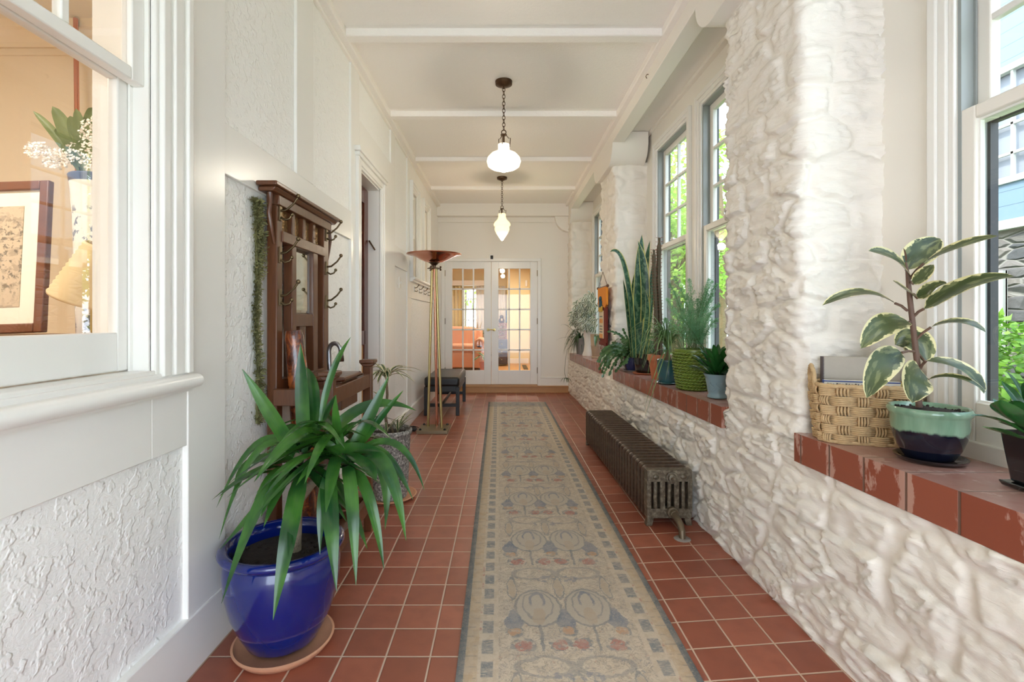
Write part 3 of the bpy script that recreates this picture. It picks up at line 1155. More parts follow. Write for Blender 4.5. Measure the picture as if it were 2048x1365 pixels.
# rounded capitals wrapping the heads of the piers
for i, (a, b) in enumerate(PIL):
    w, zb, zt = 0.17, 2.765, 3.055
    n = 10
    pts = []
    for k in range(n + 1):
        an = k / n * math.pi / 2
        pts.append((a + 0.03 - (w + .03) * math.sin(an), zb + 0.20 * (1 - math.cos(an))))
    left = pts + [(a - w, zt)]
    pts2 = []
    for k in range(n + 1):
        an = k / n * math.pi / 2
        pts2.append((b - 0.03 + (w + .03) * math.sin(an), zb + 0.20 * (1 - math.cos(an))))
    right = pts2 + [(b + w, zt)]
    poly = right + left[::-1]
    mb = MB(); mb.prism(poly, 'x', 1.076, 1.43)
    struct('trim_%d' % (9 + i), mb, 'paint_matt', bevel=0.003, angle=30,
           label=('rounded cream capital on a pier beside the camera', 'rounded cream capital on the nearest stone pier', 'rounded cream capital on the pier with the wall hanging', 'rounded cream capital on the far corner pier')[i], cat='capital')
# end wall beam with its curved bracket
mb = MB(); mb.box(-1.1, 1.09, 7.98, 8.18, 2.90, 3.11)
mb.box(-1.1, 1.09, 8.12, 8.18, 2.82, 2.91)
n = 10
pts = [(1.12, 2.93)] + [(0.86 + 0.24 * (1 - math.cos(k / n * math.pi / 2)), 2.92 - 0.27 * math.sin(k / n * math.pi / 2)) for k in range(n + 1)] + [(1.12, 2.65)]
mb.prism(pts[::-1], 'y', 8.04, 8.17)
struct('trim_13', mb, 'paint_matt', bevel=0.004, angle=30, label='cream beam with curved bracket across the far wall', cat='beam')

# ------------------------------------------------------------------ left wall
NEARW = (0.52, 1.495, 1.05, 2.75)
DOOR = (3.67, 4.28, 0.0, 2.36)
FARW = [(5.76, 6.07, 1.70, 2.72), (6.60, 6.95, 1.70, 2.72)]
mb = MB()
cells(mb, 'x', -1.245, -1.085, -1.3, 8.3, -0.1, 3.2, [NEARW, DOOR] + FARW)
struct('wall_left', mb, 'stucco', smooth=False, label='white rough plaster wall on the left', cat='wall')
mb = MB()
cells(mb, 'x', -1.09, -1.070, -1.3, 1.662, 0.79, 3.06, [NEARW])              # boards round the near window
mb.box(-1.09, -1.066, 1.662, 1.885, 0.19, 3.06)                             # flat pilaster
mb.box(-1.09, -1.070, 1.885, 3.46, 1.78, 1.978)
mb.box(-1.09, -1.070, 2.551, 2.774, 1.978, 3.06)
mb.box(-1.09, -1.068, 3.46, 3.66, 0.0, 3.06)
cells(mb, 'x', -1.09, -1.069, 3.66, 4.88, 0.0, 2.71, [DOOR])
mb.box(-1.09, -1.069, 4.70, 4.88, 2.71, 3.06)
mb.box(-1.09, -1.070, 4.88, 5.52, 1.75, 1.96)
cells(mb, 'x', -1.09, -1.070, 5.52, 8.16, 1.46, 3.06, FARW)
mb.box(-1.09, -1.070, 5.52, 5.75, 0.0, 1.46)
mb.box(-1.09, -1.070, 7.6, 8.16, 0.0, 1.46)
struct('trim_14', mb, 'paint', bevel=0.003, label='glossy white flat boards panelling the left wall', cat='wall boards')
mb = MB()
mb.box(-1.09, -1.060, -1.3, 3.60, 0.0, 0.20)
mb.box(-1.09, -1.058, 4.50, 8.1, 0.0, 0.19)
struct('baseboard_left', mb, 'paint', bevel=0.004, label='white baseboard along the left wall', cat='baseboard')


def casing(m, y0, y1, zb, zt, steps, x=-1.07, head=True):
    for (w0, w1, pr) in steps:
        m.box(x - 0.01, x + pr, y0 - w1, y0 - w0, zb, zt + w1)
        m.box(x - 0.01, x + pr, y1 + w0, y1 + w1, zb, zt + w1)
        if head:
            m.box(x - 0.01, x + pr, y0 - w0, y1 + w0, zt + w0, zt + w1)


# near left window: double hung, looks into the side room
root = sroot('window_1', 'large white double hung window on the left looking into a warm room', 'window')
m = MB()
casing(m, NEARW[0], NEARW[1], 1.04, 2.75, ((0, 0.018, 0.012), (0.018, 0.05, 0.026), (0.05, 0.066, 0.020), (0.066, 0.105, 0.030), (0.105, 0.122, 0.024), (0.122, 0.15, 0.036)))
obj('casing', m, 'paint', root, bevel=0.005)
m = MB()
for y, s in ((NEARW[0], 1), (NEARW[1], -1)):
    m.box(-1.245, -1.075, y, y + s * 0.008, 1.05, 2.75)
    m.box(-1.128, -1.121, y, y + s * 0.02, 1.05, 2.75)
m.box(-1.27, -1.075, NEARW[0], NEARW[1], 2.742, 2.75)
obj('jamb', m, 'paint', root, smooth=False)
y0, y1 = NEARW[0] + 0.01, NEARW[1] - 0.008
m = MB(); frame(m, 'x', -1.120, -1.086, y0, y1, 1.922, 2.74, 0.05, 0.038, 0.05)
up = obj('upper_sash', m, 'paint', root, bevel=0.004)
m = MB()
for k in (1, 2, 3):
    y = y0 + 0.05 + (y1 - y0 - 0.1) * k / 4
    m.box(-1.116, -1.09, y - 0.012, y + 0.012, 1.96, 2.69)
obj('muntin', m, 'paint', up, bevel=0.004)
m = MB(); m.box(-1.105, -1.101, y0 + 0.05, y1 - 0.05, 1.96, 2.69)
obj('pane', m, 'glass', up, smooth=False)
m = MB(); frame(m, 'x', -1.162, -1.130, y0, y1, 1.065, 1.965, 0.048, 0.115, 0.04)
lo = obj('lower_sash', m, 'paint', root, bevel=0.004)
m = MB(); m.box(-1.148, -1.144, y0 + 0.045, y1 - 0.045, 1.175, 1.93)
obj('pane', m, 'glass', lo, smooth=False)
m = MB()
m.box(-1.27, -1.06, NEARW[0] - .13, NEARW[1] + 0.02, 1.03, 1.062)
m.box(-1.09, -1.052, -0.2, 1.64, 1.028, 1.05)
obj('sub_sill', m, 'paint', root, bevel=0.004)
m = MB()
n = 10
prof = [(-1.09, 1.035)] + [(-1.030 + 0.022 * math.cos(a), 1.013 + 0.022 * math.sin(a)) for a in [math.pi / 2 - k / n * math.pi for k in range(n + 1)]] + [(-1.045, 0.985), (-1.048, 0.978), (-1.09, 0.978)]
m.prism(prof[::-1], 'y', 0.10, 1.655)
obj('stool', m, 'paint', root, angle=30)

# far small windows and their shared stool
for k, (a, b, z0, z1) in enumerate(FARW):
    root = sroot('window_%d' % (k + 2), ('small narrow window on the left wall above the coat hooks, nearer one', 'small narrow window on the left wall beside the far corner')[k], 'window')
    m = MB()
    casing(m, a, b, z0, z1, ((0, 0.02, 0.012), (0.02, 0.05, 0.022), (0.05, 0.085, 0.03), (0.085, 0.105, 0.04)))
    obj('casing', m, 'paint', root, bevel=0.004)
    m = MB()
    for y, s in ((a, 1), (b, -1)):
        m.box(-1.27, -1.075, y, y + s * 0.008, z0, z1)
    obj('jamb', m, 'room_white', root, smooth=False)
    m = MB(); frame(m, 'x', -1.115, -1.085, a + 0.008, b - 0.008, 2.20, z1 - 0.005, 0.04)
    up = obj('upper_sash', m, 'paint', root, bevel=0.003)
    m = MB(); m.box(-1.102, -1.098, a + 0.04, b - 0.04, 2.24, z1 - 0.04)
    obj('pane', m, 'glass', up, smooth=False)
    m = MB(); frame(m, 'x', -1.15, -1.12, a + 0.008, b - 0.008, z0 + 0.01, 2.235, 0.04, 0.07)
    lo = obj('lower_sash', m, 'oak' if False else 'paint', root, bevel=0.003)
    m = MB(); m.box(-1.137, -1.133, a + 0.04, b - 0.04, z0 + 0.07, 2.20)
    obj('pane', m, 'glass', lo, smooth=False)
m = MB()
m.prism([(-1.085, 1.655), (-1.04, 1.655), (-1.035, 1.675), (-1.018, 1.68), (-1.012, 1.695), (-1.018, 1.71), (-1.085, 1.712)], 'y', 5.68, 7.45)
struct('trim_15', m, 'paint', bevel=0.003, label='white window stool above the row of coat hooks', cat='window sill')

# left doorway with closed dark door
root = sroot('door_1', 'dark wooden door set deep in the white cased doorway on the left', 'door')
m = MB()
casing(m, DOOR[0], DOOR[1], 0.0, 2.345, ((0, 0.02, 0.014), (0.02, 0.05, 0.022), (0.05, 0.07, 0.016), (0.07, 0.105, 0.026)))
m.box(-1.08, -1.022, DOOR[0] - 0.14, DOOR[1] + 0.12, 2.44, 2.475)
m.box(-1.08, -1.034, DOOR[0] - 0.12, DOOR[1] + 0.11, 2.41, 2.44)
obj('casing', m, 'paint', root, bevel=0.005)
m = MB()
m.box(-1.27, -1.075, DOOR[0] - 0.0, DOOR[0] + 0.012, 0, 2.36)
m.box(-1.27, -1.075, DOOR[1] - 0.012, DOOR[1], 0, 2.36)
m.box(-1.27, -1.075, DOOR[0], DOOR[1], 2.335, 2.36)
obj('jamb', m, 'paint', root, smooth=False)
m = MB(); frame(m, 'x', -1.215, -1.17, DOOR[0] + 0.012, DOOR[1] - 0.012, 0.01, 2.33, 0.115, 0.25, 0.13)
m.box(-1.215, -1.17, DOOR[0] + .1, DOOR[1] - .1, 1.0, 1.12)
lf = obj('door_leaf', m, 'door_wood', root, bevel=0.004)
m = MB(); m.box(-1.20, -1.19, DOOR[0] + 0.12, DOOR[1] - 0.12, 1.12, 2.20)
obj('patterned_pane', m, 'patterned_glass', lf, smooth=False)
m = MB(); m.box(-1.205, -1.182, DOOR[0] + 0.12, DOOR[1] - 0.12, 0.25, 1.0)
obj('lower_panel', m, 'oak', lf, bevel=0.01)

# ------------------------------------------------------------------ end wall, step, french doors
FD = (-0.960, 0.585, 0.105, 2.175)
mb = MB(); cells(mb, 'y', 8.15, 8.30, -1.3, 1.7, -0.1, 3.2, [FD])
struct('wall_end', mb, 'paint_matt', smooth=False, label='plain cream wall at the far end', cat='wall')
mb = MB(); mb.box(-1.07, 1.10, 8.05, 8.16, 0.0, 0.104)
struct('trim_16', mb, 'oak', bevel=0.004, label='oak step below the french doors', cat='step')
mb = MB(); mb.box(-1.07, 1.10, 8.035, 8.16, 0.098, 0.112)
mb2 = MB(); mb2.box(0.63, 1.12, 8.128, 8.16, 0.105, 0.235); mb2.box(0.63, 1.12, 8.12, 8.16, 0.235, 0.25)
struct('trim_17', mb, 'oak', bevel=0.005, label='oak nosing along the step edge', cat='step nosing')
struct('baseboard_end', mb2, 'paint', bevel=0.004, label='white baseboard right of the french doors', cat='baseboard')
root = sroot('door_2', 'pair of white fifteen light french doors at the far end', 'door')
m = MB()
m.box(FD[0] - 0.055, FD[0], 8.128, 8.16, 0.105, FD[3] + 0.05)
m.box(FD[1], FD[1] + 0.055, 8.128, 8.16, 0.105, FD[3] + 0.05)
m.box(FD[0] - 0.055, FD[1] + 0.055, 8.126, 8.16, FD[3], FD[3] + 0.05)
m.box(FD[0] - .02, FD[0] + 0.004, 8.15, 8.30, 0.105, FD[3]); m.box(FD[1] - .004, FD[1] + .02, 8.15, 8.30, 0.105, FD[3])
m.box(FD[0], FD[1], 8.15, 8.30, FD[3] - 0.004, FD[3] + 0.02)
obj('casing', m, 'paint', root, bevel=0.004)
mid = (FD[0] + FD[1]) / 2
for side, (a, b) in enumerate(((FD[0] + 0.004, mid - 0.002), (mid + 0.002, FD[1] - 0.004))):
    ST = 0.118
    m = MB()
    frame(m, 'y', 8.165, 8.205, a, b, 0.125, FD[3] - 0.004, ST, 0.235, 0.115)
    leafo = obj('door_leaf', m, 'paint', root, bevel=0.003)
    g0, g1, h0, h1 = a + ST, b - ST, 0.36, FD[3] - 0.119
    m = MB()
    for k in (1, 2):
        x = g0 + (g1 - g0) * k / 3
        m.box(x - 0.0125, x + 0.0125, 8.168, 8.202, h0, h1)
    for k in range(1, 5):
        z = h0 + (h1 - h0) * k / 5
        m.box(g0, g1, 8.168, 8.202, z - 0.0125, z + 0.0125)
    obj('muntin', m, 'paint', leafo, bevel=0.003)
    m = MB(); m.box(g0, g1, 8.183, 8.187, h0, h1)
    obj('pane', m, 'window_glass', leafo, smooth=False)
    m = MB()
    hx = (b - 0.05) if side == 0 else (a + 0.05)
    sg = -1 if side == 0 else 1
    M = Matrix.Translation((hx, 8.165, 1.035)) @ Matrix.Rotation(math.pi / 2, 4, 'X')
    q = MB().lathe([(0.0, 0.012), (0.022, 0.010), (0.026, 0.0)], 16)
    m.add([tuple(M @ Vector(p)) for p in q.v], q.f)
    m.tube([(hx, 8.165, 1.035), (hx, 8.12, 1.035), (hx - sg * 0.01, 8.112, 1.035)], 0.008, 8)
    m.tube([(hx, 8.115, 1.035), (hx - sg * 0.05, 8.112, 1.04), (hx - sg * 0.095, 8.115, 1.03)], [0.009, 0.008, 0.006], 8)
    obj('lever_handle', m, 'brass', leafo)
    hx = a - 0.002 if side == 0 else b + 0.002
    for z in (0.36, 1.18, 1.98):
        m = MB(); m.tube([(hx, 8.155, z - 0.05), (hx, 8.155, z + 0.05)], 0.009, 8)
        obj('hinge', m, 'base_metal', leafo)
m = MB(); m.box(FD[0], FD[1], 8.16, 8.3, 0.104, 0.122)
obj('threshold', m, 'oak', root)

# ------------------------------------------------------------------ side room seen through the near left window
mb = MB()
mb.box(-4.8, -4.6, -2.5, 3.5, 0, 3.3)
mb.box(-4.8, -1.24, 3.28, 3.5, 0, 3.3)
mb.box(-4.8, -1.28, -2.7, -2.5, 0, 3.3)
struct('wall_side_room', mb, 'cream_wall', smooth=False, label='warm cream walls of the side room', cat='wall')
mb = MB(); mb.box(-4.8, -1.27, -2.7, 8.3, 3.18, 3.3)
struct('ceiling_side_room', mb, 'room_white', smooth=False, label='pale ceiling of the side room', cat='ceiling')
mb = MB(); mb.box(-4.8, -1.3, -2.7, 8.3, -0.1, 0.0)
struct('floor_side_room', mb, 'oak', smooth=False, label='wooden floor of the side room', cat='floor')
mb = MB()
mb.prism([(3.28, 3.03), (3.262, 3.03), (3.255, 3.06), (3.22, 3.12), (3.20, 3.13), (3.19, 3.18), (3.28, 3.18)], 'x', -4.6, -1.28)
mb.box(-4.6, -1.28, 3.265, 3.285, 2.98, 3.0)
struct('trim_18', mb, 'cream_wall', smooth=False, label='crown moulding of the side room', cat='moulding')
# hallway rooms beyond, dark side behind the small windows
mb = MB(); mb.box(-2.9, -2.8, 3.5, 8.3, 0, 3.2); mb.box(-2.9, -1.27, 8.2, 8.3, 0, 3.2)
struct('wall_back_room', mb, 'yellow_wall', smooth=False, label='yellow wall behind the small left windows', cat='wall')
light_area('back_room_lamp', (-2.1, 6.3, 3.1), 0.4, 22, (1.0, 0.82, 0.58))

t = thing('console_table', 'wooden console table under the framed print behind the left window', 'table', (-2.35, 2.25, 0))
m = MB(); m.box(-0.95, 0.95, -0.42, 0.42, 1.10, 1.14); obj('table_top', m, 'frame_wood', t, bevel=0.006)
m = MB(); frame(m, 'y', -0.36, 0.36, -0.88, 0.88, 0.98, 1.10, 0.03, 0, 0); m.box(-0.88, 0.88, -0.36, -0.33, 0.98, 1.10); obj('apron', m, 'frame_wood', t)
for sx in (-0.88, 0.88):
    for sy in (-0.36, 0.36):
        m = MB(); m.box(sx - 0.025, sx + 0.025, sy - 0.025, sy + 0.025, 0, 1.10); obj('leg', m, 'frame_wood', t, bevel=0.004)

t = thing('framed_print', 'framed print of a misty landscape leaning behind the left window', 'picture', (-2.385, 2.20, 1.148))
t.rotation_euler = (math.radians(-5), math.radians(-2.0), 0)
m = MB(); frame(m, 'y', -0.015, 0.015, -0.33, 0.33, 0, 0.70, 0.042); obj('frame', m, 'frame_wood', t, bevel=0.005)
m = MB(); m.box(-0.29, 0.29, 0.0, 0.008, 0.04, 0.66); obj('mount', m, 'mat_board', t, smooth=False)
m = MB(); m.box(-0.21, 0.21, -0.003, 0.001, 0.12, 0.585); obj('print', m, 'landscape_print', t, smooth=False)

t = thing('porcelain_vase', 'blue and white porcelain vase of white flowers behind the left window', 'vase', (-1.665, 2.02, 1.142))
m = MB(); m.lathe([(0.0, 0.0), (0.066, 0.0), (0.072, 0.01), (0.076, 0.2), (0.084, 0.5), (0.093, 0.62), (0.099, 0.655), (0.096, 0.66), (0.088, 0.64), (0.078, 0.5), (0.0, 0.45)], 40)
obj('vase', m, 'blue_white_porcelain', t)
rnd = random.Random(5)
m = MB()
for (px, py, bx, by, w) in ((66, 222, 160, 340, .035), (105, 213, 158, 330, .06), (152, 217, 165, 335, .05), (187, 215, 168, 260, .045), (128, 262, 150, 330, .04), (175, 250, 165, 335, .05), (110, 258, 150, 300, .025), (140, 232, 160, 300, .045)):
    a, b = at(bx, by, 2.0), at(px, py, 1.98)
    l = lambda v: v - t.location
    c = (a + b) / 2 + Vector((rnd.uniform(-.03, .03), 0, 0.03))
    m.leaf(l(a), l(c), l(b), w, fold=0.3, hint=(0.2, -1, 0.2))
    m.tube([l(at(170, 372, 2.0)), l(a)], 0.004, 5)
obj('leaves', m, 'tulip_leaf', t)
m = MB()
for (cx, cy, rx, ry, k) in ((75, 300, 25, 16, 240), (112, 318, 30, 20, 300), (180, 262, 22, 30, 280), (165, 305, 34, 22, 320), (188, 330, 16, 30, 200)):
    for _ in range(k):
        an, rr = rnd.uniform(0, 6.28), rnd.random() ** 0.5
        p = at(cx + rx * rr * math.cos(an), cy + ry * rr * math.sin(an), 2.0 + rnd.uniform(-.06, .06)) - t.location
        m.quadleaf(p, Vector((rnd.uniform(-1, 1), rnd.uniform(-1, 1), rnd.uniform(-1, 1))), Vector((0.1, -1, 0.3)), 0.011, 0.011)
obj('small_white_flowers', m, 'white_flower', t, smooth=False)

t = thing('table_lamp', 'table lamp with a tilted pleated tan shade before the porcelain vase', 'table lamp', (-1.50, 1.80, 1.142))
m = MB(); m.lathe([(0, 0), (0.045, 0), (0.04, 0.015), (0.012, 0.03), (0.010, 0.30), (0, 0.30)], 20); obj('base', m, 'brass', t)
m = MB()
prof = [(0.108 - 0.045 * k / 24, 0.215 * k / 24 - 0.10) for k in range(25)]
m.lathe([(r + (0.0022 if k % 2 else -0.0022), z) for k, (r, z) in enumerate(prof)], 40)
m.xform(Matrix.Translation((0, 0, 0.235)) @ Matrix.Rotation(math.radians(22), 4, 'Y'))
obj('shade', m, 'fan_paper', t, solid=0.002, angle=180)

t = thing('tension_pole', 'slim brown pole standing floor to ceiling behind the flowers', 'pole', (-2.75, 3.18, 0))
m = MB(); m.tube([(0, 0, 0), (0.0, 0, 1.6), (-0.02, 0, 3.17)], 0.014, 12); obj('pole', m, 'copper', t)
m = MB(); m.lathe([(0, 0), (0.05, 0), (0.045, 0.02), (0.02, 0.03)], 16); obj('foot', m, 'copper', t)

# ------------------------------------------------------------------ sitting room behind the french doors
FZ = 0.12
mb = MB(); mb.box(-3.6, 2.4, 8.3, 12.9, 0.0, FZ)
struct('floor_sitting_room', mb, 'oak', smooth=False, label='oak floor of the sitting room', cat='floor')
mb = MB(); mb.box(-3.6, 2.4, 8.3, 12.9, 2.50, 2.6)
struct('ceiling_sitting_room', mb, 'cream_wall', smooth=False, label='cream ceiling of the sitting room', cat='ceiling')
mb = MB()
cells(mb, 'y', 12.7, 12.85, -3.6, 0.12, 0, 2.6, [(-1.02, -0.60, 0.92, 2.0)])
mb.box(0.12, 0.72, 12.1, 12.85, 0, 2.6)
mb.box(0.66, 2.4, 11.2, 12.85, 0, 2.6)
mb.box(-3.7, -3.6, 8.3, 12.85, 0, 2.6); mb.box(2.4, 2.5, 8.3, 12.85, 0, 2.6)
struct('wall_sitting_room', mb, 'yellow_wall', smooth=False, label='yellow walls of the sitting room', cat='wall')
mb = MB(); mb.box(0.12, 0.64, 12.08, 12.1, FZ, FZ + 0.12); mb.box(0.70, 2.4, 11.18, 11.2, FZ, FZ + .12)
struct('baseboard_sitting_room', mb, 'paint', label='white baseboard in the sitting room', cat='baseboard')
root = sroot('window_10', 'small paned window of the sitting room behind the sofa', 'window')
m = MB(); frame(m, 'y', 12.69, 12.76, -1.02, -0.60, 0.92, 2.0, 0.03)
for k in (1, 2): m.box(-1.02 + 0.14 * k - .008, -1.02 + 0.14 * k + .008, 12.71, 12.74, .92, 2.0)
for k in (1, 2, 3): m.box(-1.02, -0.6, 12.71, 12.74, .92 + 0.27 * k - .01, .92 + 0.27 * k + .01)
obj('sash', m, 'paint', root, smooth=False)
m = MB(); m.box(-1.0, -0.62, 12.725, 12.729, .94, 1.98); obj('pane', m, 'window_glass', root, smooth=False)
mb = MB(); mb.box(-1.6, -0.40, 12.46, 12.70, 2.065, 2.20)
tag(obj('valance', mb, 'room_white', bevel=0.005), 'white box valance above the sitting room curtains', 'valance')


def curtain(name_label, x0, x1, y, z0, z1, mat, group=None):
    m = MB(); vs, fs = [], []
    N = 48
    for k in range(N + 1):
        s = k / N
        yy = y + 0.035 * math.sin(s * (x1 - x0) * 70)
        vs += [(x0 + (x1 - x0) * s, yy, z0), (x0 + (x1 - x0) * s, yy, z1)]
    for k in range(N): fs.append((2 * k, 2 * k + 2, 2 * k + 3, 2 * k + 1))
    m.add(vs, fs)
    tag(obj('curtain', m, mat, solid=0.006, angle=180), name_label, 'curtain', group)


curtain('yellow curtain left of the sitting room window', -1.36, -1.03, 12.55, 0.14, 2.06, 'curtain')
curtain('cream curtain right of the sitting room window', -0.68, -0.46, 12.55, 0.14, 2.06, 'room_white')
curtain('pale curtain seen above the wall screen', -0.10, 0.08, 12.55, 0.8, 2.06, 'room_white')

t = thing('sofa', 'peach coloured sofa with rolled arms in the sitting room', 'sofa', (-1.25, 10.75, FZ))
m = MB(); m.box(-0.85, 0.85, -0.38, 0.40, 0.06, 0.40); obj('base', m, 'sofa_fabric', t, bevel=0.03, seg=3)
for k, (a, b) in enumerate(((-0.66, -0.01), (0.01, 0.66))):
    m = MB(); m.box(a, b, -0.42, 0.22, 0.40, 0.56); obj('seat_cushion', m, 'sofa_fabric', t, bevel=0.05, seg=4)
    m = MB(); m.box(a, b, 0.12, 0.32, 0.50, 0.93); obj('back_cushion', m, 'sofa_fabric', t, bevel=0.07, seg=4)
m = MB(); m.box(-0.80, 0.80, 0.28, 0.42, 0.06, 0.88); obj('back', m, 'sofa_fabric', t, bevel=0.05, seg=3)
for s in (-1, 1):
    m = MB(); m.box(s * 0.66, s * 0.86, -0.42, 0.40, 0.06, 0.55); m.tube([(s * 0.76, -0.42, 0.58), (s * 0.76, 0.40, 0.58)], 0.11, 16); obj('arm', m, 'sofa_fabric', t, bevel=0.02)
for sx in (-0.78, 0.78):
    for sy in (-0.34, 0.34):
        m = MB(); m.box(sx - 0.03, sx + 0.03, sy - 0.03, sy + 0.03, 0, 0.06); obj('foot', m, 'dark_furniture', t)


def tuft(m, c, n, ln, wd, rnd, spread=1.0, droop=0.6, up=0.8):
    for _ in range(n):
        a = rnd.uniform(0, 6.283)
        L = ln * rnd.uniform(0.6, 1.1)
        o = Vector((math.cos(a), math.sin(a), 0)) * spread * rnd.uniform(0.4, 1.0)
        p1 = Vector(c) + (o * 0.45 + Vector((0, 0, up))) * L * 0.6
        p2 = Vector(c) + (o + Vector((0, 0, up - droop * rnd.uniform(0.5, 1.3)))) * L
        m.leaf(c, p1, p2, wd, n=7, fold=0.3)


def room_plant(label, x, y, z0, n, ln, wd, mat, seed, base):
    t = thing('potted_plant', label, 'plant', (x, y, base))
    m = MB(); m.lathe([(0, 0), (0.10, 0), (0.13, z0 - base), (0.115, z0 - base), (0, z0 - base - 0.03)], 24); obj('pot', m, 'terracotta', t)
    m = MB(); tuft(m, (0, 0, z0 - base - 0.02), n, ln, wd, random.Random(seed)); obj('leaves', m, mat, t)


room_plant('leafy plant left of the sitting room window behind the sofa', -1.26, 11.8, 0.75, 40, 0.55, 0.07, 'spider_leaf', 3, FZ)
room_plant('bright fern behind the sofa under the cream curtain', -0.60, 11.75, 0.80, 60, 0.38, 0.03, 'grass_leaf', 4, FZ)
room_plant('broad leaved plant standing beside the sofa arm', -0.34, 9.9, 0.36, 12, 0.50, 0.08, 'snake_leaf', 6, FZ)

t = thing('dark_chest', 'dark wooden chest beside the sofa end seen through the right door', 'chest', (-0.02, 11.6, FZ))
m = MB(); m.box(-0.14, 0.14, -0.22, 0.22, 0.04, 0.62); obj('body', m, 'dark_furniture', t, bevel=0.008)
for k in range(3):
    m = MB(); m.box(-0.12, 0.12, -0.235, -0.22, 0.08 + 0.18 * k, 0.23 + 0.18 * k); d = obj('drawer', m, 'dark_furniture', t, bevel=0.006)
    m = MB(); m.ball((0, -0.245, 0.155 + 0.18 * k), 0.014, 8, 6); obj('knob', m, 'brass', d)
t = thing('lattice_stand', 'brown lattice fronted stand on the dark chest', 'stand', (-0.02, 11.6, FZ + 0.62))
m = MB(); frame(m, 'y', -0.10, 0.10, -0.12, 0.12, 0, 0.38, 0.03)
for k in range(4):
    z = 0.05 + 0.08 * k
    m.bar((-0.1, -0.09, z), (0.1, -0.09, z + 0.08), 0.016, 0.016); m.bar((0.1, -0.09, z), (-0.1, -0.09, z + 0.08), 0.016, 0.016)
obj('lattice', m, 'frame_wood', t, smooth=False)
t = thing('gourd_jar', 'small brown gourd shaped jar on the lattice stand', 'jar', (-0.02, 11.6, FZ + 1.0))
m = MB(); m.lathe([(0, 0), (0.05, 0), (0.075, 0.05), (0.06, 0.10), (0.04, 0.12), (0.05, 0.15), (0.03, 0.18), (0, 0.19)], 20); obj('jar', m, 'bronze', t)
t = thing('wall_screen', 'black flat screen on the sitting room wall above the chest', 'screen', (-0.02, 12.62, 1.12))
m = MB(); m.box(-0.16, 0.14, -0.02, 0.02, 0, 0.34); obj('screen', m, 'screen', t, bevel=0.004)
m = MB(); frame(m, 'y', -0.026, -0.018, -0.16, 0.14, 0, 0.34, 0.012); obj('bezel', m, 'plastic_black', t)
m = MB(); m.box(-0.05, 0.05, 0.02, 0.08, 0.1, 0.2); obj('bracket', m, 'plastic_black', t)
tag(obj('motion_sensor', MB().box(0.56, 0.61, 12.05, 12.1, 2.02, 2.17), 'plastic_white', bevel=0.008), 'white motion sensor high in the sitting room corner', 'sensor')
tag(obj('thermostat', MB().box(0.55, 0.59, 12.085, 12.1, 1.44, 1.48), 'brass', bevel=0.004), 'tiny brass coloured thermostat on the yellow sitting room wall', 'thermostat')
tag(obj('floor_vent', MB().box(0.46, 0.56, 10.6, 11.6, FZ, FZ + 0.008), 'plastic_black', bevel=0.002), 'dark slot vent in the sitting room floor', 'vent')
t = thing('recessed_light', 'round recessed light in the sitting room ceiling', 'ceiling light', (0.02, 11.5, 2.5))
m = MB(); m.lathe([(0.06, 0), (0.09, 0), (0.088, -0.01), (0.062, -0.012)], 24); obj('trim_ring', m, 'plastic_white', t)
m = MB(); m.disc(0.062, -0.006, 24); obj('lens', m, 'downlight', t)

# ------------------------------------------------------------------ outdoors
mb = MB(); mb.box(1.9, 40, -10, 40, -0.7, -0.5)
struct('ground', mb, 'grass', smooth=False, label='grass outside the windows', cat='lawn')
t = thing('neighbour_house', 'neighbouring house with pale blue siding over a stone base', 'house', (5.0, 4.0, -0.5))
m = MB(); m.box(0, 4, -6.5, 4.5, 0, 2.62); obj('stone_base', m, 'rubble_stone', t, smooth=False)
m = MB(); cells(m, 'x', -0.04, 0.2, -6.5, 4.5, 2.68, 7.0, [(-0.1, 1.05, 3.05, 4.2)]); m.box(0.2, 4, -6.5, 4.5, 2.68, 7); obj('siding', m, 'blue_siding', t, smooth=False)
m = MB(); m.box(-0.07, 0.2, -6.5, 4.52, 2.60, 2.69); m.box(-0.07, 0.1, 4.42, 4.52, 2.6, 7); obj('trim_band', m, 'house_trim', t, smooth=False)
w = MB(); frame(w, 'x', -0.07, 0.0, -0.1, 1.05, 3.05, 4.2, 0.06)
for k in (1, 2, 3): w.box(-0.05, -0.02, -0.1 + 1.15 * k / 4 - .012, -0.1 + 1.15 * k / 4 + .012, 3.05, 4.2)
for k in (1, 2, 3): w.box(-0.05, -0.02, -0.1, 1.05, 3.05 + 1.15 * k / 4 - .012, 3.05 + 1.15 * k / 4 + .012)
wo = obj('window', w, 'house_trim', t, smooth=False)
m = MB(); m.box(0.02, 0.04, -0.1, 1.05, 3.05, 4.2); obj('blind', m, 'blind', wo, smooth=False)
w = MB(); frame(w, 'x', -0.05, 0.02, 0.85, 1.5, 1.35, 2.2, 0.045)
wo = obj('lower_window', w, 'house_trim', t, smooth=False)
m = MB(); m.box(-0.02, -0.005, 0.85, 1.5, 1.35, 2.2); obj('pane', m, 'blind', wo, smooth=False)


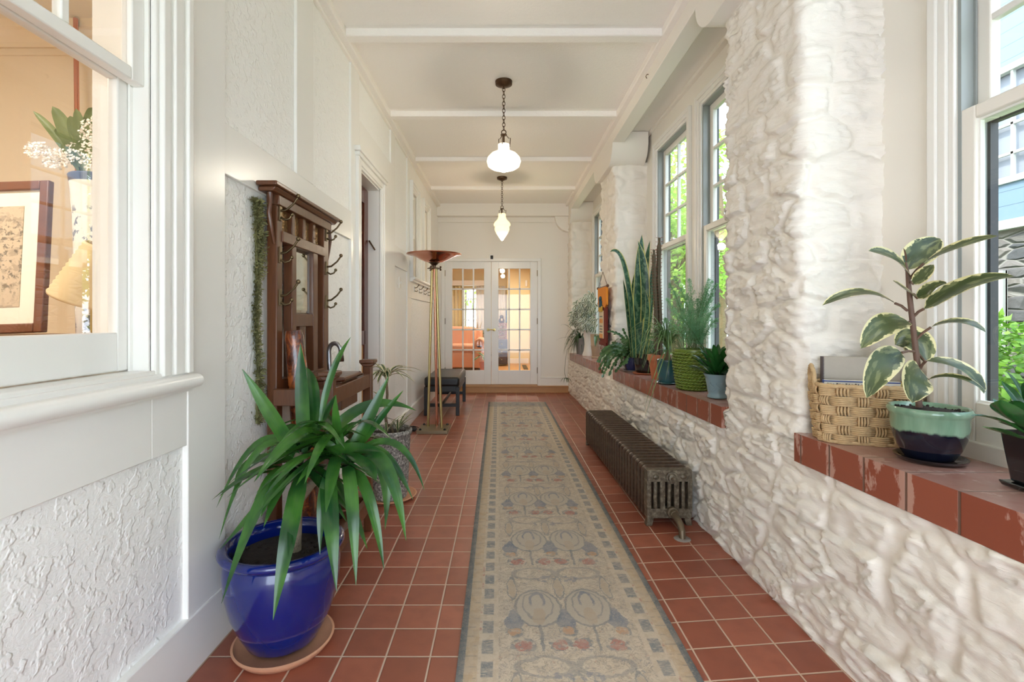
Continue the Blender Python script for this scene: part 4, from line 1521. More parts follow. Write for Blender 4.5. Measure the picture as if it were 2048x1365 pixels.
def leaf_cloud(m, c, r, n, sz, rnd):
    for _ in range(n):
        while True:
            d = Vector((rnd.uniform(-1, 1), rnd.uniform(-1, 1), rnd.uniform(-1, 1)))
            if 0.05 < d.length < 1: break
        k = d.length
        d = d / k * (0.55 + 0.45 * k ** 0.5)
        p = Vector((c[0] + d.x * r[0], c[1] + d.y * r[1], c[2] + d.z * r[2]))
        dr = Vector((d.x + rnd.uniform(-.8, .8), d.y + rnd.uniform(-.8, .8), d.z * 0.4 + rnd.uniform(-.9, .5)))
        nr = Vector((d.x + rnd.uniform(-.6, .6), d.y + rnd.uniform(-.6, .6), abs(d.z) + rnd.uniform(0, 1)))
        m.quadleaf(p, dr, nr, sz * rnd.uniform(0.7, 1.3), sz * 0.6)


def tree(label, x, y, h, r, n, seed, sz=0.2):
    rnd = random.Random(seed)
    t = thing('tree', label, 'tree', (x, y, -0.5), group='trees outside the windows')
    m = MB(); m.tube([(0, 0, 0), (0.1, 0, h * 0.4), (0.0, 0.1, h * 0.8)], [0.22, 0.16, 0.06], 10)
    for k in range(6):
        a = rnd.uniform(0, 6.28)
        z = h * rnd.uniform(0.3, 0.7)
        m.tube([(0.05, 0, z), (math.cos(a) * r * 0.4, math.sin(a) * r * 0.4, z + 0.5), (math.cos(a) * r * 0.8, math.sin(a) * r * 0.8, z + 0.9)], [0.08, 0.05, 0.02], 6)
    obj('trunk', m, 'bark', t)
    m = MB()
    for k in range(9):
        a = rnd.uniform(0, 6.28)
        q = rnd.uniform(0.2, 0.75) * r
        leaf_cloud(m, (math.cos(a) * q, math.sin(a) * q, h * rnd.uniform(0.28, 0.95)), (r * 0.5, r * 0.5, h * 0.16), n // 9, sz, rnd)
    obj('foliage', m, 'tree_leaf', t, smooth=False)


tree('sunlit tree seen through the far window of the middle bay', 5.4, 15.6, 7.0, 2.3, 4200, 1)
tree('sunlit tree seen left of the mullion in the middle bay', 3.9, 11.2, 4.6, 1.2, 2600, 2, 0.15)
tree('sunlit tree glimpsed past the nearest pier', 8.4, 11.4, 7.0, 2.0, 3000, 3)
tree('tree behind the others outside the middle bay', 9.6, 21.5, 10.0, 3.6, 4200, 4, 0.3)
tree('distant tree between the neighbour house and the others', 17.0, 22.0, 12.0, 3.8, 3600, 8, 0.35)
tree('tree outside the far bay window', 3.2, 20.5, 7.5, 2.2, 2600, 9)
tree('tree outside the sitting room window', -1.6, 18.5, 7.0, 2.6, 3200, 10)
rnd = random.Random(21)
t = thing('garden_bush', 'bright green bush outside the window behind the rubber plant', 'bush', (3.85, 4.0, -0.5))
m = MB()
for (cx, cy, cz, r, n) in ((0, 0, 0.9, 0.75, 2600), (-0.1, -1.0, 0.8, 0.8, 1800), (0.1, 0.9, 0.85, 0.8, 1800), (-0.3, -0.3, 1.15, 0.6, 2200), (-0.3, 0.4, 0.6, 0.6, 1500), (-.4, .1, .4, .6, 1200)):
    leaf_cloud(m, (cx, cy, cz), (r, r, r), n, 0.075, rnd)
obj('foliage', m, 'bush_leaf', t, smooth=False)
m = MB()
for k in range(7):
    a = k * 0.9
    m.tube([(0, 0, 0), (0.2 * math.cos(a), 0.2 * math.sin(a), 0.5), (0.45 * math.cos(a), 0.5 * math.sin(a), 1.1)], [0.03, 0.02, 0.01], 6)
obj('stems', m, 'bark', t)

# ------------------------------------------------------------------ runner rug
t = MB()
NX, NY = 14, 90
vs, fs = [], []
for j in range(NY + 1):
    for i in range(NX + 1):
        y = 0.75 + 6.38 * j / NY
        x = -0.415 + 0.83 * i / NX
        vs.append((x, y, 0.009 + 0.0015 * math.sin(y * 3.1 + x * 4)))
for j in range(NY):
    for i in range(NX):
        a = j * (NX + 1) + i
        fs.append((a, a + 1, a + NX + 2, a + NX + 1))
t.add(vs, fs)
rug = obj('runner_rug', t, 'runner_rug', angle=180)
md = rug.modifiers.new('pile', 'SOLIDIFY'); md.thickness = 0.008; md.offset = -1
rug.location = (0.270, 0, 0)
rug.rotation_euler = (0, 0, 0.0080)
tag(rug, 'long faded floral runner rug down the middle of the tiled floor', 'rug')
m = MB()
rnd = random.Random(2)
for k in range(120):
    x = -0.41 + 0.82 * k / 119
    m.bar((x, 7.128, 0.006), (x + rnd.uniform(-.004, .004), 7.150 + rnd.uniform(-.004, .004), 0.004), 0.004, 0.003)
obj('fringe', m, 'rug_fringe', rug, smooth=False)

# ------------------------------------------------------------------ pendant lamps
def chain(m, p0, p1, n, lw, lh, r):
    p0, p1 = Vector(p0), Vector(p1)
    for k in range(n):
        c = p0 + (p1 - p0) * (k + 0.5) / n
        pts = []
        for q in range(13):
            a = q / 12 * 2 * math.pi
            u, w = lw * math.cos(a), lh * math.sin(a)
            pts.append(c + (Vector((u, 0, w)) if k % 2 == 0 else Vector((u * 0.35, u * 0.94, w))))
        m.tube(pts, r, 6, cap=False)


def pendant(label, x, y, prof, mat, ztop, zbot_chain, watts, col, sc):
    t = thing('pendant_lamp', label, 'pendant lamp', (x, y, 0))
    m = MB(); m.lathe([(0.0, 3.058), (0.03, 3.06), (0.045, 3.068), (0.066, 3.075), (0.068, 3.10), (0.0, 3.10)], 32); obj('canopy', m, 'bronze', t)
    m = MB(); m.tube([(0, 0, 3.06), (0, 0, 3.04)], 0.006, 8); chain(m, (0, 0, 3.05), (0, 0, zbot_chain), 12, 0.011, (3.05 - zbot_chain) / 12 * 0.62, 0.0028); obj('chain', m, 'bronze', t)
    m = MB()
    pts = [(0.018 * math.cos(a), 0, zbot_chain - 0.018 + 0.018 * math.sin(a)) for a in [q / 16 * 6.2832 for q in range(17)]]
    m.tube(pts, 0.004, 6, cap=False)
    m.lathe([(0, zbot_chain - 0.045), (0.025, zbot_chain - 0.042), (0.025, zbot_chain - 0.036), (0, zbot_chain - 0.034)], 16)
    m.tube([(0, 0, zbot_chain - 0.04), (0, 0, ztop - 0.005)], 0.007, 8)
    for s in range(3):
        a = s * 2.094 + 0.3
        c, d = math.cos(a), math.sin(a)
        m.tube([(0.022 * c, 0.022 * d, zbot_chain - 0.04), (0.04 * c * sc, 0.04 * d * sc, zbot_chain - 0.06), (0.055 * c * sc, 0.055 * d * sc, (zbot_chain + ztop) / 2), (0.05 * c * sc, 0.05 * d * sc, ztop - 0.012)], 0.003, 6)
    obj('hanger', m, 'bronze', t)
    m = MB(); m.lathe(prof, 48); obj('glass_shade', m, mat, t, angle=180)
    L = light_point('pendant_bulb', (x, y, prof[-1][1] - 0.07), 0.05, watts, col)
    return t


z = 2.62
pendant('white onion shaped glass pendant on a chain, nearer the camera', 0.010, 3.88,
        [(0.0, 2.60), (0.046, 2.60), (0.046, 2.555), (0.06, 2.545), (0.10, 2.525), (0.128, 2.495), (0.135, 2.465), (0.125, 2.43), (0.098, 2.412), (0.055, 2.398), (0.022, 2.392), (0.014, 2.382), (0.0, 2.378)],
        'opal_glass', 2.60, 2.715, 10, (1.0, 0.90, 0.74), 1.0)
pendant('tiered amber glass pendant with a pointed tip, farther down the hall', -0.006, 6.51,
        [(0.0, 2.615), (0.050, 2.615), (0.050, 2.575), (0.062, 2.54), (0.10, 2.50), (0.113, 2.475), (0.108, 2.455), (0.092, 2.445), (0.098, 2.43), (0.098, 2.40), (0.075, 2.35), (0.04, 2.30), (0.015, 2.265), (0.0, 2.255)],
        'amber_glass', 2.615, 2.72, 9, (1.0, 0.84, 0.62), 1.0)

# ------------------------------------------------------------------ cast iron radiator
def radiator():
    N = 27
    Y0, Y1 = 0.0, 1.90
    x0, x1 = 0.845, 1.118
    t = thing('cast_iron_radiator', 'low brown cast iron radiator standing against the stone wall', 'radiator', ((x0 + x1) / 2, 2.87, 0), 0.0215)
    W, H = x1 - x0, 0.335
    dy = (Y1 - Y0) / N

    def outline(s):
        r = 0.03
        pts = []
        for cx, cz, a0 in ((W / 2 - r, 0.045 + r * 0.4, -90), (W / 2 - r, H - r, 0), (-W / 2 + r, H - r, 90), (-W / 2 + r, 0.045 + r * 0.4, 180)):
            for k in range(5):
                a = math.radians(a0 + k * 22.5)
                rr = r * s
                pts.append((cx + (r - (1 - s) * r) * math.cos(a) if True else 0, cz + rr * math.sin(a)))
        return pts

    def section(y):
        m = MB()
        prof = [(0.0, 0.82), (0.14, 0.93), (0.3, 1.0), (0.55, 1.0), (0.70, 0.93), (0.84, 0.82)]
        rings = []
        for f, s in prof:
            o = outline(1.0)
            ins = (1 - s) * 0.045
            ring = []
            for (px, pz) in o:
                d = Vector((px, pz - 0.18))
                k = ins / d.length
                ring.append((px * (1 - k), y + f * dy, 0.18 + (pz - 0.18) * (1 - k)))
            rings.append(ring)
        n = len(rings[0])
        vs = [p for r in rings for p in r]
        fs = []
        for i in range(len(rings) - 1):
            for k in range(n):
                fs.append((i * n + k, i * n + (k + 1) % n, (i + 1) * n + (k + 1) % n, (i + 1) * n + k))
        fs.append(tuple(range(n))); fs.append(tuple(range((len(rings) - 1) * n, len(rings) * n))[::-1])
        m.add(vs, fs)
        # hub joining the sections
        m.box(-0.05, 0.05, y, y + dy, 0.08, 0.12); m.box(-0.05, 0.05, y, y + dy, 0.26, 0.30)
        return m
    for k in range(1, N):
        obj('section', section(Y0 + k * dy), 'radiator_iron', t, angle=50)
    # front section with open columns
    m = MB()
    r = 0.028
    y0, y1 = Y0, Y0 + dy * 0.9
    out = outline(1.0)
    m.box(-W / 2 + 0.004, W / 2 - 0.004, y0 + 0.004, y1, 0.262, H - 0.004)
    m.box(-W / 2 + 0.004, W / 2 - 0.004, y0 + 0.004, y1, 0.048, 0.105)
    ow = (W - 0.056 - 0.06) / 3
    for x0_, x1_ in ((-W / 2 + .002, -W / 2 + 0.028), (-W / 2 + 0.028 + ow, -W / 2 + 0.058 + ow), (W / 2 - 0.058 - ow, W / 2 - 0.028 - ow), (W / 2 - 0.028, W / 2 - .002)):
        m.box(x0_, x1_, y0 + 0.004, y1, 0.09, 0.27)
    for k in range(3):
        cx = -W / 2 + 0.028 + ow / 2 + k * (ow + 0.03)
        m.tube([(cx, y0 + 0.016, 0.09), (cx, y0 + 0.016, 0.275)], 0.0125, 12)
    for cx in (-0.082, 0.082):
        m.ball((cx, y0 + 0.006, 0.292), 0.02, 10, 6, sq=(1, 0.6, 0.8))
    fr = obj('front_section', m, 'radiator_end', t, bevel=0.006)
    m = MB()
    M = Matrix.Translation((0.012, y0 + 0.006, 0.287)) @ Matrix.Rotation(math.pi / 2, 4, 'X')
    m.lathe([(0, 0.034), (0.010, 0.034), (0.012, 0.022), (0.023, 0.020), (0.026, 0.010), (0.035, 0.009), (0.038, 0.0)], 24).xform(M)
    obj('plug', m, 'radiator_end', fr)
    for sx in (-1, 1):
        for yy in (Y0 + 0.012, Y1 - 0.05):
            m = MB()
            cx = sx * (W / 2 - 0.03)
            m.prism([(cx - 0.02, 0.06), (cx + 0.02, 0.06), (cx + sx * 0.012 + 0.018, 0.0), (cx + sx * 0.012 - 0.018, 0.0)], 'y', yy, yy + 0.04)
            obj('foot', m, 'radiator_end', t, bevel=0.004)
    m = MB()
    m.tube([(0.012, Y0 + 0.005, 0.088), (0.012, Y0 - 0.02, 0.088)], 0.034, 8)
    m.tube([(0.012, Y0 - 0.015, 0.088), (0.012, Y0 - 0.045, 0.087)], 0.024, 8)
    m.tube([(0.012, Y0 - 0.04, 0.087), (0.012, Y0 - 0.085, 0.080), (0.012, Y0 - 0.125, 0.066), (0.012, Y0 - 0.15, 0.040), (0.012, Y0 - 0.155, 0.0)], [0.020, 0.019, 0.018, 0.018, 0.017], 14)
    v = obj('supply_pipe', m, 'iron_valve', t, bevel=0.002)
    m = MB(); m.lathe([(0.0, 0.004), (0.04, 0.004), (0.046, 0.0)], 24, c=(0.012, Y0 - 0.155, 0)); obj('floor_flange', m, 'grey_clay', v)
    return t


radiator()

# ------------------------------------------------------------------ hall stand with mirror and coat hooks
def hook(parent, x, y, z, s=1.0):
    """double brass coat hook projecting in +x"""
    m = MB()
    m.box(x, x + 0.006, y - 0.012, y + 0.012, z - 0.045, z + 0.03)
    m.tube([(x + .004, y, z + 0.0), (x + 0.03, y, z + 0.004), (x + 0.065, y - 0.006, z + 0.03), (x + 0.088, y - 0.012, z + 0.058)], [0.006, 0.0055, 0.005, 0.005], 8)
    m.ball((x + 0.09, y - 0.013, z + 0.064), 0.0105, 10, 6)
    m.tube([(x + .004, y, z - 0.03), (x + 0.025, y, z - 0.042), (x + 0.045, y, z - 0.035), (x + 0.053, y, z - 0.022)], [0.006, 0.005, 0.005, 0.005], 8)
    m.ball((x + 0.055, y, z - 0.018), 0.009, 10, 6)
    return obj('coat_hook', m, 'old_brass', parent, bevel=0.001)


def hall_stand():
    Y0, Y1 = 2.215, 2.875              # outer faces of the back posts
    xb, xf = -1.066, -1.02             # back frame
    XF = -0.775                        # front posts
    t = thing('hall_stand', 'dark oak hall stand with mirror and brass hooks against the left wall', 'hall stand', (0, 0, 0))
    for (a, b) in ((Y0, Y0 + 0.058), (Y1 - 0.078, Y1)):
        m = MB(); m.box(xb, xf, a, b, 0.0, 1.765); obj('back_post', m, 'dark_oak', t, bevel=0.004)
    m = MB()
    m.box(xb, xf + 0.012, Y0 - 0.005, Y1 + 0.005, 1.735, 1.785)
    obj('top_rail', m, 'dark_oak', t, bevel=0.004)
    m = MB(); m.box(xb, xf + 0.045, Y0 - 0.10, Y1 + 0.075, 1.80, 1.82); m.prism([(xb, 1.78), (xf + 0.02, 1.78), (xf + 0.036, 1.80), (xb, 1.80)], 'y', Y0 - 0.08, Y1 + 0.055)
    obj('cornice', m, 'dark_oak', t, bevel=0.005)
    m = MB(); m.box(xb + .005, xf + 0.006, Y0 + 0.05, Y1 - 0.07, 1.575, 1.628); obj('middle_rail', m, 'dark_oak', t, bevel=0.004)
    ya, yb = Y0 + 0.058, Y1 - 0.078
    for k in range(3):
        y = ya + (yb - ya) * (k + 1) / 4
        m = MB(); m.box(xb + .005, xf - 0.004, y - 0.017, y + 0.017, 1.62, 1.74); obj('short_slat', m, 'dark_oak', t, bevel=0.003)
    for k in range(4):
        a = ya + (yb - ya) * k / 4
        b = ya + (yb - ya) * (k + 1) / 4
        m = MB(); m.box(xb + 0.012, xb + 0.018, a + 0.015, b - 0.015, 1.622, 1.74); p = obj('hammered_panel', m, 'hammered_copper', t, smooth=False)
        p['label'] = 'hammered copper panel'
    # mirror in its frame
    ym0, ym1 = 2.378, 2.708
    for y, w in ((ym0, 0.05), (ym1 - 0.062, 0.062)):
        m = MB(); m.box(xb + .002, xf, y, y + w, 0.92, 1.58); obj('inner_stile', m, 'dark_oak', t, bevel=0.003)
    m = MB(); m.box(xb + .004, xf - 0.004, ym0 + 0.04, ym1 - 0.05, 1.18, 1.245); obj('mirror_rail', m, 'dark_oak', t, bevel=0.003)
    m = MB()
    a, b, c, d = ym0 + 0.05, ym1 - 0.062, 1.245, 1.575
    bev = 0.018
    m.add([(xf - 0.022, a, c), (xf - 0.022, b, c), (xf - 0.022, b, d), (xf - 0.022, a, d), (xf - 0.018, a + bev, c + bev), (xf - 0.018, b - bev, c + bev), (xf - 0.018, b - bev, d - bev), (xf - 0.018, a + bev, d - bev),
           (xb + .006, a, c), (xb + .006, b, c), (xb + .006, b, d), (xb + .006, a, d)],
          [(4, 5, 6, 7), (0, 1, 5, 4), (1, 2, 6, 5), (2, 3, 7, 6), (3, 0, 4, 7), (8, 11, 10, 9), (0, 8, 9, 1), (1, 9, 10, 2), (2, 10, 11, 3), (3, 11, 8, 0)])
    mo = obj('mirror', m, 'mirror', t, smooth=False)
    mo['label'] = 'bevelled mirror'
    m = MB(); m.box(xb + .004, xf - 0.012, 2.50, 2.565, 0.92, 1.19); obj('centre_slat', m, 'dark_oak', t, bevel=0.003)
    m = MB(); m.box(xb, xf, Y0 + 0.05, Y1 - 0.07, 0.88, 0.94); obj('lower_rail', m, 'dark_oak', t, bevel=0.003)
    m = MB(); m.box(xb, xf, Y0 + 0.05, Y1 - 0.07, 0.10, 0.17); obj('bottom_rail', m, 'dark_oak', t, bevel=0.003)
    # curved brackets under the cornice
    for y, s in ((Y0, -1), (Y1, 1)):
        m = MB(); m.tube([(xf - 0.01, y + s * 0.045, 1.785), (xf - 0.01, y + s * 0.04, 1.74), (xf - 0.01, y + s * 0.055, 1.69), (xf - 0.01, y + s * 0.03, 1.62), (xf - 0.01, y + s * 0.004, 1.56)], [0.011, 0.009, 0.010, 0.009, 0.007], 8)
        obj('bracket', m, 'dark_oak', t)
    # umbrella bays with posts and caps
    for y in (2.20, 2.83):
        m = MB(); m.box(XF - 0.022, XF + 0.022, y - 0.022, y + 0.022, 0.0, 0.965); p = obj('front_post', m, 'dark_oak', t, bevel=0.004)
        m = MB(); m.box(XF - 0.042, XF + 0.042, y - 0.042, y + 0.042, 0.965, 0.985); m.prism([(XF - 0.042, 0.965), (XF + 0.042, 0.965), (XF + 0.024, 0.945), (XF - 0.024, 0.945)], 'y', y - 0.03, y + 0.03); obj('post_cap', m, 'dark_oak', p, bevel=0.005)
        for z in (0.83, 0.12):
            m = MB(); m.box(xf - 0.005, XF, y - 0.015, y + 0.015, z, z + 0.075); obj('side_rail', m, 'dark_oak', t, bevel=0.003)
    for z in (0.83, 0.12):
        m = MB(); m.box(XF - 0.016, XF + 0.016, 2.21, 2.82, z, z + 0.075); obj('front_rail', m, 'dark_oak', t, bevel=0.003)
    # glove box between the two umbrella bays
    m = MB(); m.box(xf - .005, XF - 0.012, 2.40, 2.66, 0.77, 0.912); obj('glove_box', m, 'dark_oak', t, bevel=0.004)
    m = MB(); m.box(xf - .002, XF + 0.006, 2.385, 2.675, 0.915, 0.935); l = obj('glove_box_lid', m, 'dark_oak', t, bevel=0.006)
    m = MB(); m.box(xf, XF - 0.01, 2.22, 2.81, 0.10, 0.115); obj('drip_shelf', m, 'dark_oak', t, bevel=0.003)
    for y in (Y0 + 0.03, Y1 - 0.04):
        for z in (1.715, 1.52, 1.325):
            hook(t, xf, y, z, 0.9)
    return t


hall_stand()

# club-like carved log standing in the hall stand
t = thing('carved_log', 'glossy mottled brown carved log leaning in the hall stand', 'carved log', (0, 0, 0))
a, b = at(583, 664, 2.30), at(640, 1000, 2.32)
a, b = Vector((-0.985, 2.31, 1.165)), Vector((-0.90, 2.33, 0.125))
m = MB(); m.tube([a, a + (b - a) * 0.03, a + (b - a) * 0.3, a + (b - a) * 0.55, a + (b - a) * 0.75, b], [0.036, 0.043, 0.047, 0.052, 0.05, 0.04], 20)
obj('log', m, 'mottled_wood', t, angle=60)
t = thing('walking_cane', 'grey metal walking cane hooked over the hall stand rail', 'cane', (0, 0, 0))
m = MB()
pts = [(-0.90, 2.72, 0.12), (-0.955, 2.70, 0.98), (-0.957, 2.70, 1.04)]
for k in range(1, 9):
    an = math.pi - k / 8 * math.pi
    pts.append((-0.922 + 0.035 * math.cos(an), 2.70 - 0.01 * k / 8, 1.04 + 0.045 * math.sin(an)))
pts.append((-0.882, 2.69, 0.985))
m.tube(pts, 0.0125, 12); obj('shaft', m, 'steel', t, angle=180)
m = MB(); m.lathe([(0, 0), (0.016, 0), (0.014, 0.03), (0, 0.032)], 12, c=(-0.90, 2.72, 0.115)); obj('rubber_tip', m, 'plastic_black', t)
# mossy garland tucked behind the near post
rnd = random.Random(8)
t = thing('moss_garland', 'mossy green garland hanging behind the near edge of the hall stand', 'garland', (0, 0, 0))
m = MB()
for _ in range(3000):
    z = 1.74 - rnd.random() ** 1.5 * 0.98
    k = 1.0 if z > 1.42 else (0.45 if z > 1.0 else 0.75)
    y = 2.150 + 0.016 * math.sin(z * 9) + rnd.gauss(0, 0.020) * k - 0.05 * max(0, z - 1.5)
    p = Vector((-1.082 + abs(rnd.gauss(0, 0.010)), y, z))
    m.quadleaf(p, Vector((rnd.uniform(0, .6), rnd.uniform(-1, 1), rnd.uniform(-1, 0.6))), Vector((1, 0, 0.2)), 0.022, 0.007)
m.tube([(-1.078, 2.14, 1.74), (-1.078, 2.15, 1.4), (-1.078, 2.16, 1.0), (-1.078, 2.15, 0.76)], 0.006, 6)
obj('moss', m, 'moss', t, smooth=False)

# ------------------------------------------------------------------ torchiere floor lamp
t = thing('floor_lamp', 'tall torchiere lamp with copper bowl and three slim rods', 'floor lamp', (-0.745, 5.34, 0))
m = MB(); m.box(-0.165, 0.165, -0.165, 0.165, 0.0, 0.035); obj('base', m, 'base_metal', t, bevel=0.003)
for sx in (-0.13, 0.13):
    for sy in (-0.13, 0.13):
        m = MB(); m.ball((sx, sy, 0.04), 0.014, 10, 6); m.tube([(sx, sy, 0.03), (sx, sy, 0.045)], 0.006, 6); obj('bolt', m, 'plastic_black', t)
rods = [((-0.075, 0.06, 0.035), (-0.026, 0.02, 1.775), 'brass'), ((0.085, -0.02, 0.035), (0.022, -0.01, 1.775), 'brass'), ((0.02, 0.075, 0.035), (0.002, 0.022, 1.775), 'copper')]
for a, b, mt in rods:
    m = MB(); m.tube([a, b], 0.014, 14); o = obj('rod', m, mt, t)
    o['label'] = 'copper rod' if mt == 'copper' else 'brass rod'
m = MB()
m.lathe([(0, 1.765), (0.075, 1.765), (0.075, 1.773), (0, 1.773)], 6)
for k in range(3):
    a = k * 2.094 + 0.2
    m.ball((0.07 * math.cos(a), 0.07 * math.sin(a), 1.755), 0.011); m.ball((0.07 * math.cos(a), 0.07 * math.sin(a), 1.785), 0.011)
obj('collar', m, 'bronze', t)
m = MB(); m.lathe([(0.018, 1.773), (0.02, 1.80), (0.04, 1.815), (0.045, 1.825), (0.06, 1.83), (0.062, 1.838), (0, 1.838)], 24); obj('neck', m, 'bronze', t)
m = MB(); m.lathe([(0.0, 1.830), (0.06, 1.832), (0.10, 1.842), (0.15, 1.865), (0.20, 1.895), (0.25, 1.915), (0.298, 1.922), (0.298, 1.926), (0.25, 1.921), (0.20, 1.901), (0.15, 1.872), (0.10, 1.850), (0.06, 1.840), (0, 1.838)], 64)
obj('bowl', m, 'copper', t, angle=180)
m = MB()
pts = []
for k in range(26):
    a = k * 0.62
    pts.append((-0.20 - 0.0025 * k + 0.035 * math.cos(a), 0.02 + 0.03 * math.sin(a), 0.012 + 0.03 * abs(math.sin(a * 0.5)) + .0))
m.tube([(-0.16, 0.05, 0.015)] + pts + [(-0.31, 0.1, 0.01)], 0.0045, 6)
m.ball((-0.215, -0.05, 0.025), 0.024, sq=(1.4, 1, 1))
obj('cord', m, 'cord', t)

# ------------------------------------------------------------------ black bench
t = thing('upholstered_bench', 'black leather topped bench with stretchers under the coat hooks', 'bench', (-0.765, 6.70, 0))
wx, wy = 0.222, 0.54
m = MB(); m.box(-wx, wx, -wy, wy, 0.36, 0.485)
obj('seat_pad', m, 'black_leather', t, bevel=0.035, seg=4)
m = MB(); frame(m, 'y', -wy + 0.01, wy - 0.01, -wx + 0.01, wx - 0.01, 0.30, 0.37, 0.03, 0, 0); m.box(-wx + .01, wx - .01, -wy + .01, -wy + .04, 0.30, 0.37); m.box(-wx + .01, wx - .01, wy - .04, wy - .01, 0.30, 0.37); obj('apron', m, 'black_wood', t, bevel=0.003)
for sx in (-1, 1):
    for sy in (-1, 1):
        m = MB(); m.box(sx * wx, sx * (wx - 0.045), sy * wy, sy * (wy - 0.045), 0, 0.36); obj('leg', m, 'black_wood', t, bevel=0.004)
for sy in (-1, 1):
    m = MB(); m.box(-wx + 0.03, wx - 0.03, sy * (wy - 0.012), sy * (wy - 0.034), 0.11, 0.15); obj('stretcher', m, 'black_wood', t, bevel=0.003)
m = MB(); m.box(-0.012, 0.012, -wy + 0.03, wy - 0.03, 0.115, 0.145); obj('stretcher', m, 'black_wood', t, bevel=0.003)

# ------------------------------------------------------------------ small things on the left wall and above the doors
for k, y in enumerate((5.96, 6.30, 6.66, 7.02)):
    t = thing('coat_hook', ('first small brass hook on the board below the left window stool', 'second small brass hook on the board below the left window stool', 'third small brass hook on the board below the left window stool', 'last small brass hook on the board, beside the lamp rods')[k], 'hook', (-1.070, y, 1.585), group='hooks on the board')
    m = MB(); m.box(0, 0.004, -0.012, 0.012, -0.04, 0.03); obj('plate', m, 'steel', t, bevel=0.001)
    m = MB(); m.tube([(0.002, 0, 0.01), (0.03, 0, 0.015), (0.05, 0, 0.04)], 0.005, 6); m.tube([(0.002, 0, -0.025), (0.025, 0, -0.035), (0.04, 0, -0.02)], 0.005, 6); m.ball((0.052, 0, 0.045), 0.009, 8, 5); obj('hook', m, 'old_brass', t)
t = thing('mezuzah_case', 'slim dark case fixed at a slant on the white door jamb', 'mezuzah', (-1.135, 4.262, 1.86))
m = MB(); m.bar((-0.026, 0, 0.042), (0.026, 0, -0.042), 0.012, 0.014, up=(0, 1, 0)); obj('case', m, 'bronze', t, bevel=0.003)
t = thing('switch_plate', 'white switch plate on the plaster left of the small windows', 'switch', (-1.085, 5.18, 1.60))
m = MB(); m.box(-0.002, 0.006, -0.05, 0.05, -0.06, 0.06); obj('plate', m, 'plastic_white', t, bevel=0.003)
for y in (-0.022, 0.022):
    m = MB(); m.box(0.004, 0.016, y - 0.006, y + 0.006, -0.012, 0.012); obj('toggle', m, 'plastic_white', t, bevel=0.002)
t = thing('door_camera', 'small black camera on a white base above the french doors', 'camera', (at(983, 514, 8.14).x, 8.148, at(983, 514, 8.14).z))
m = MB(); m.box(-0.035, 0.035, -0.012, 0.002, -0.06, 0.045); obj('base', m, 'plastic_white', t, bevel=0.008)
m = MB(); m.tube([(0.005, -0.018, -0.04), (0.005, -0.018, 0.02)], 0.022, 14); obj('lens_body', m, 'plastic_black', t, bevel=0.004)
t = thing('ceiling_hook', 'tiny screw hook in the fascia of the right beam', 'hook', (1.075, at(1297, 153, 1.075 * F / 292).y, at(1297, 153, 1.075 * F / 292).z))
m = MB(); m.tube([(0.004, 0, 0.015), (-0.012, 0, 0.015), (-0.02, 0, 0.0), (-0.012, 0, -0.015)], 0.003, 6); obj('hook', m, 'bronze', t)

# ------------------------------------------------------------------ blue pot with the big yucca
def pot(t, prof, mat, soil_r, soil_z, n=48, soil=True, wob=None, angle=60):
    m = MB(); m.lathe(prof, n, wob=wob)
    p = obj('pot', m, mat, t, angle=angle)
    if soil:
        m = MB()
        m.disc(soil_r, soil_z, 40, dome=0.012)
        rnd = random.Random(int(soil_r * 1e4))
        for _ in range(60):
            a, q = rnd.uniform(0, 6.28), soil_r * 0.95 * rnd.random() ** 0.5
            m.ball((q * math.cos(a), q * math.sin(a), soil_z + 0.004), soil_r * rnd.uniform(0.02, 0.06), 5, 3)
        obj('soil', m, 'soil', t)
    return p


def saucer(t, r, h, mat, lift=0.0):
    m = MB(); m.lathe([(0, lift), (r * 0.86, lift), (r, lift + h), (r * 0.97, lift + h + 0.003), (r * 0.94, lift + h), (r * 0.82, lift + 0.006), (0, lift + 0.006)], 48)
    return obj('saucer', m, mat, t, angle=60)


PX, PY = -0.825, 1.845
t = thing('potted_yucca', 'large strap leaved yucca in a glossy cobalt blue pot', 'potted plant', (PX, PY, 0))
m = MB(); m.lathe([(0, 0), (0.156, 0), (0.174, 0.022), (0.178, 0.03), (0.170, 0.032), (0.155, 0.012), (0, 0.012)], 56, c=(0.008, -0.01, 0)); obj('saucer', m, 'pale_terracotta', t, angle=60)
pot(t, [(0, 0.016), (0.108, 0.016), (0.126, 0.03), (0.153, 0.08), (0.182, 0.15), (0.200, 0.23), (0.205, 0.30), (0.201, 0.335), (0.195, 0.350), (0.201, 0.356), (0.216, 0.366), (0.221, 0.378), (0.215, 0.390), (0.200, 0.393), (0.186, 0.388), (0.180, 0.36), (0.175, 0.30), (0, 0.29)],
    'blue_glaze', 0.177, 0.335)
L = lambda v: Vector(v) - Vector((PX, PY, 0))
m = MB()
m.tube([(0.035, 0.01, 0.32), (0.042, 0.008, 0.45), (0.05, 0.0, 0.56), (0.055, 0.0, 0.72)], [0.026, 0.024, 0.022, 0.016], 14)
m.tube([(0.048, 0.0, 0.52), (0.11, -0.01, 0.60), (0.20, -0.02, 0.68), (0.225, -0.02, 0.74)], [0.018, 0.016, 0.015, 0.012], 12)
obj('trunk', m, 'yucca_trunk', t)
strap = lambda s: (min(1.0, 0.42 + s * 2.2) * (1 - max(0, (s - 0.5) / 0.5) ** 1.9)) if s < 1 else 0
m = MB()
A0, B0 = (607, 905), (690, 900)
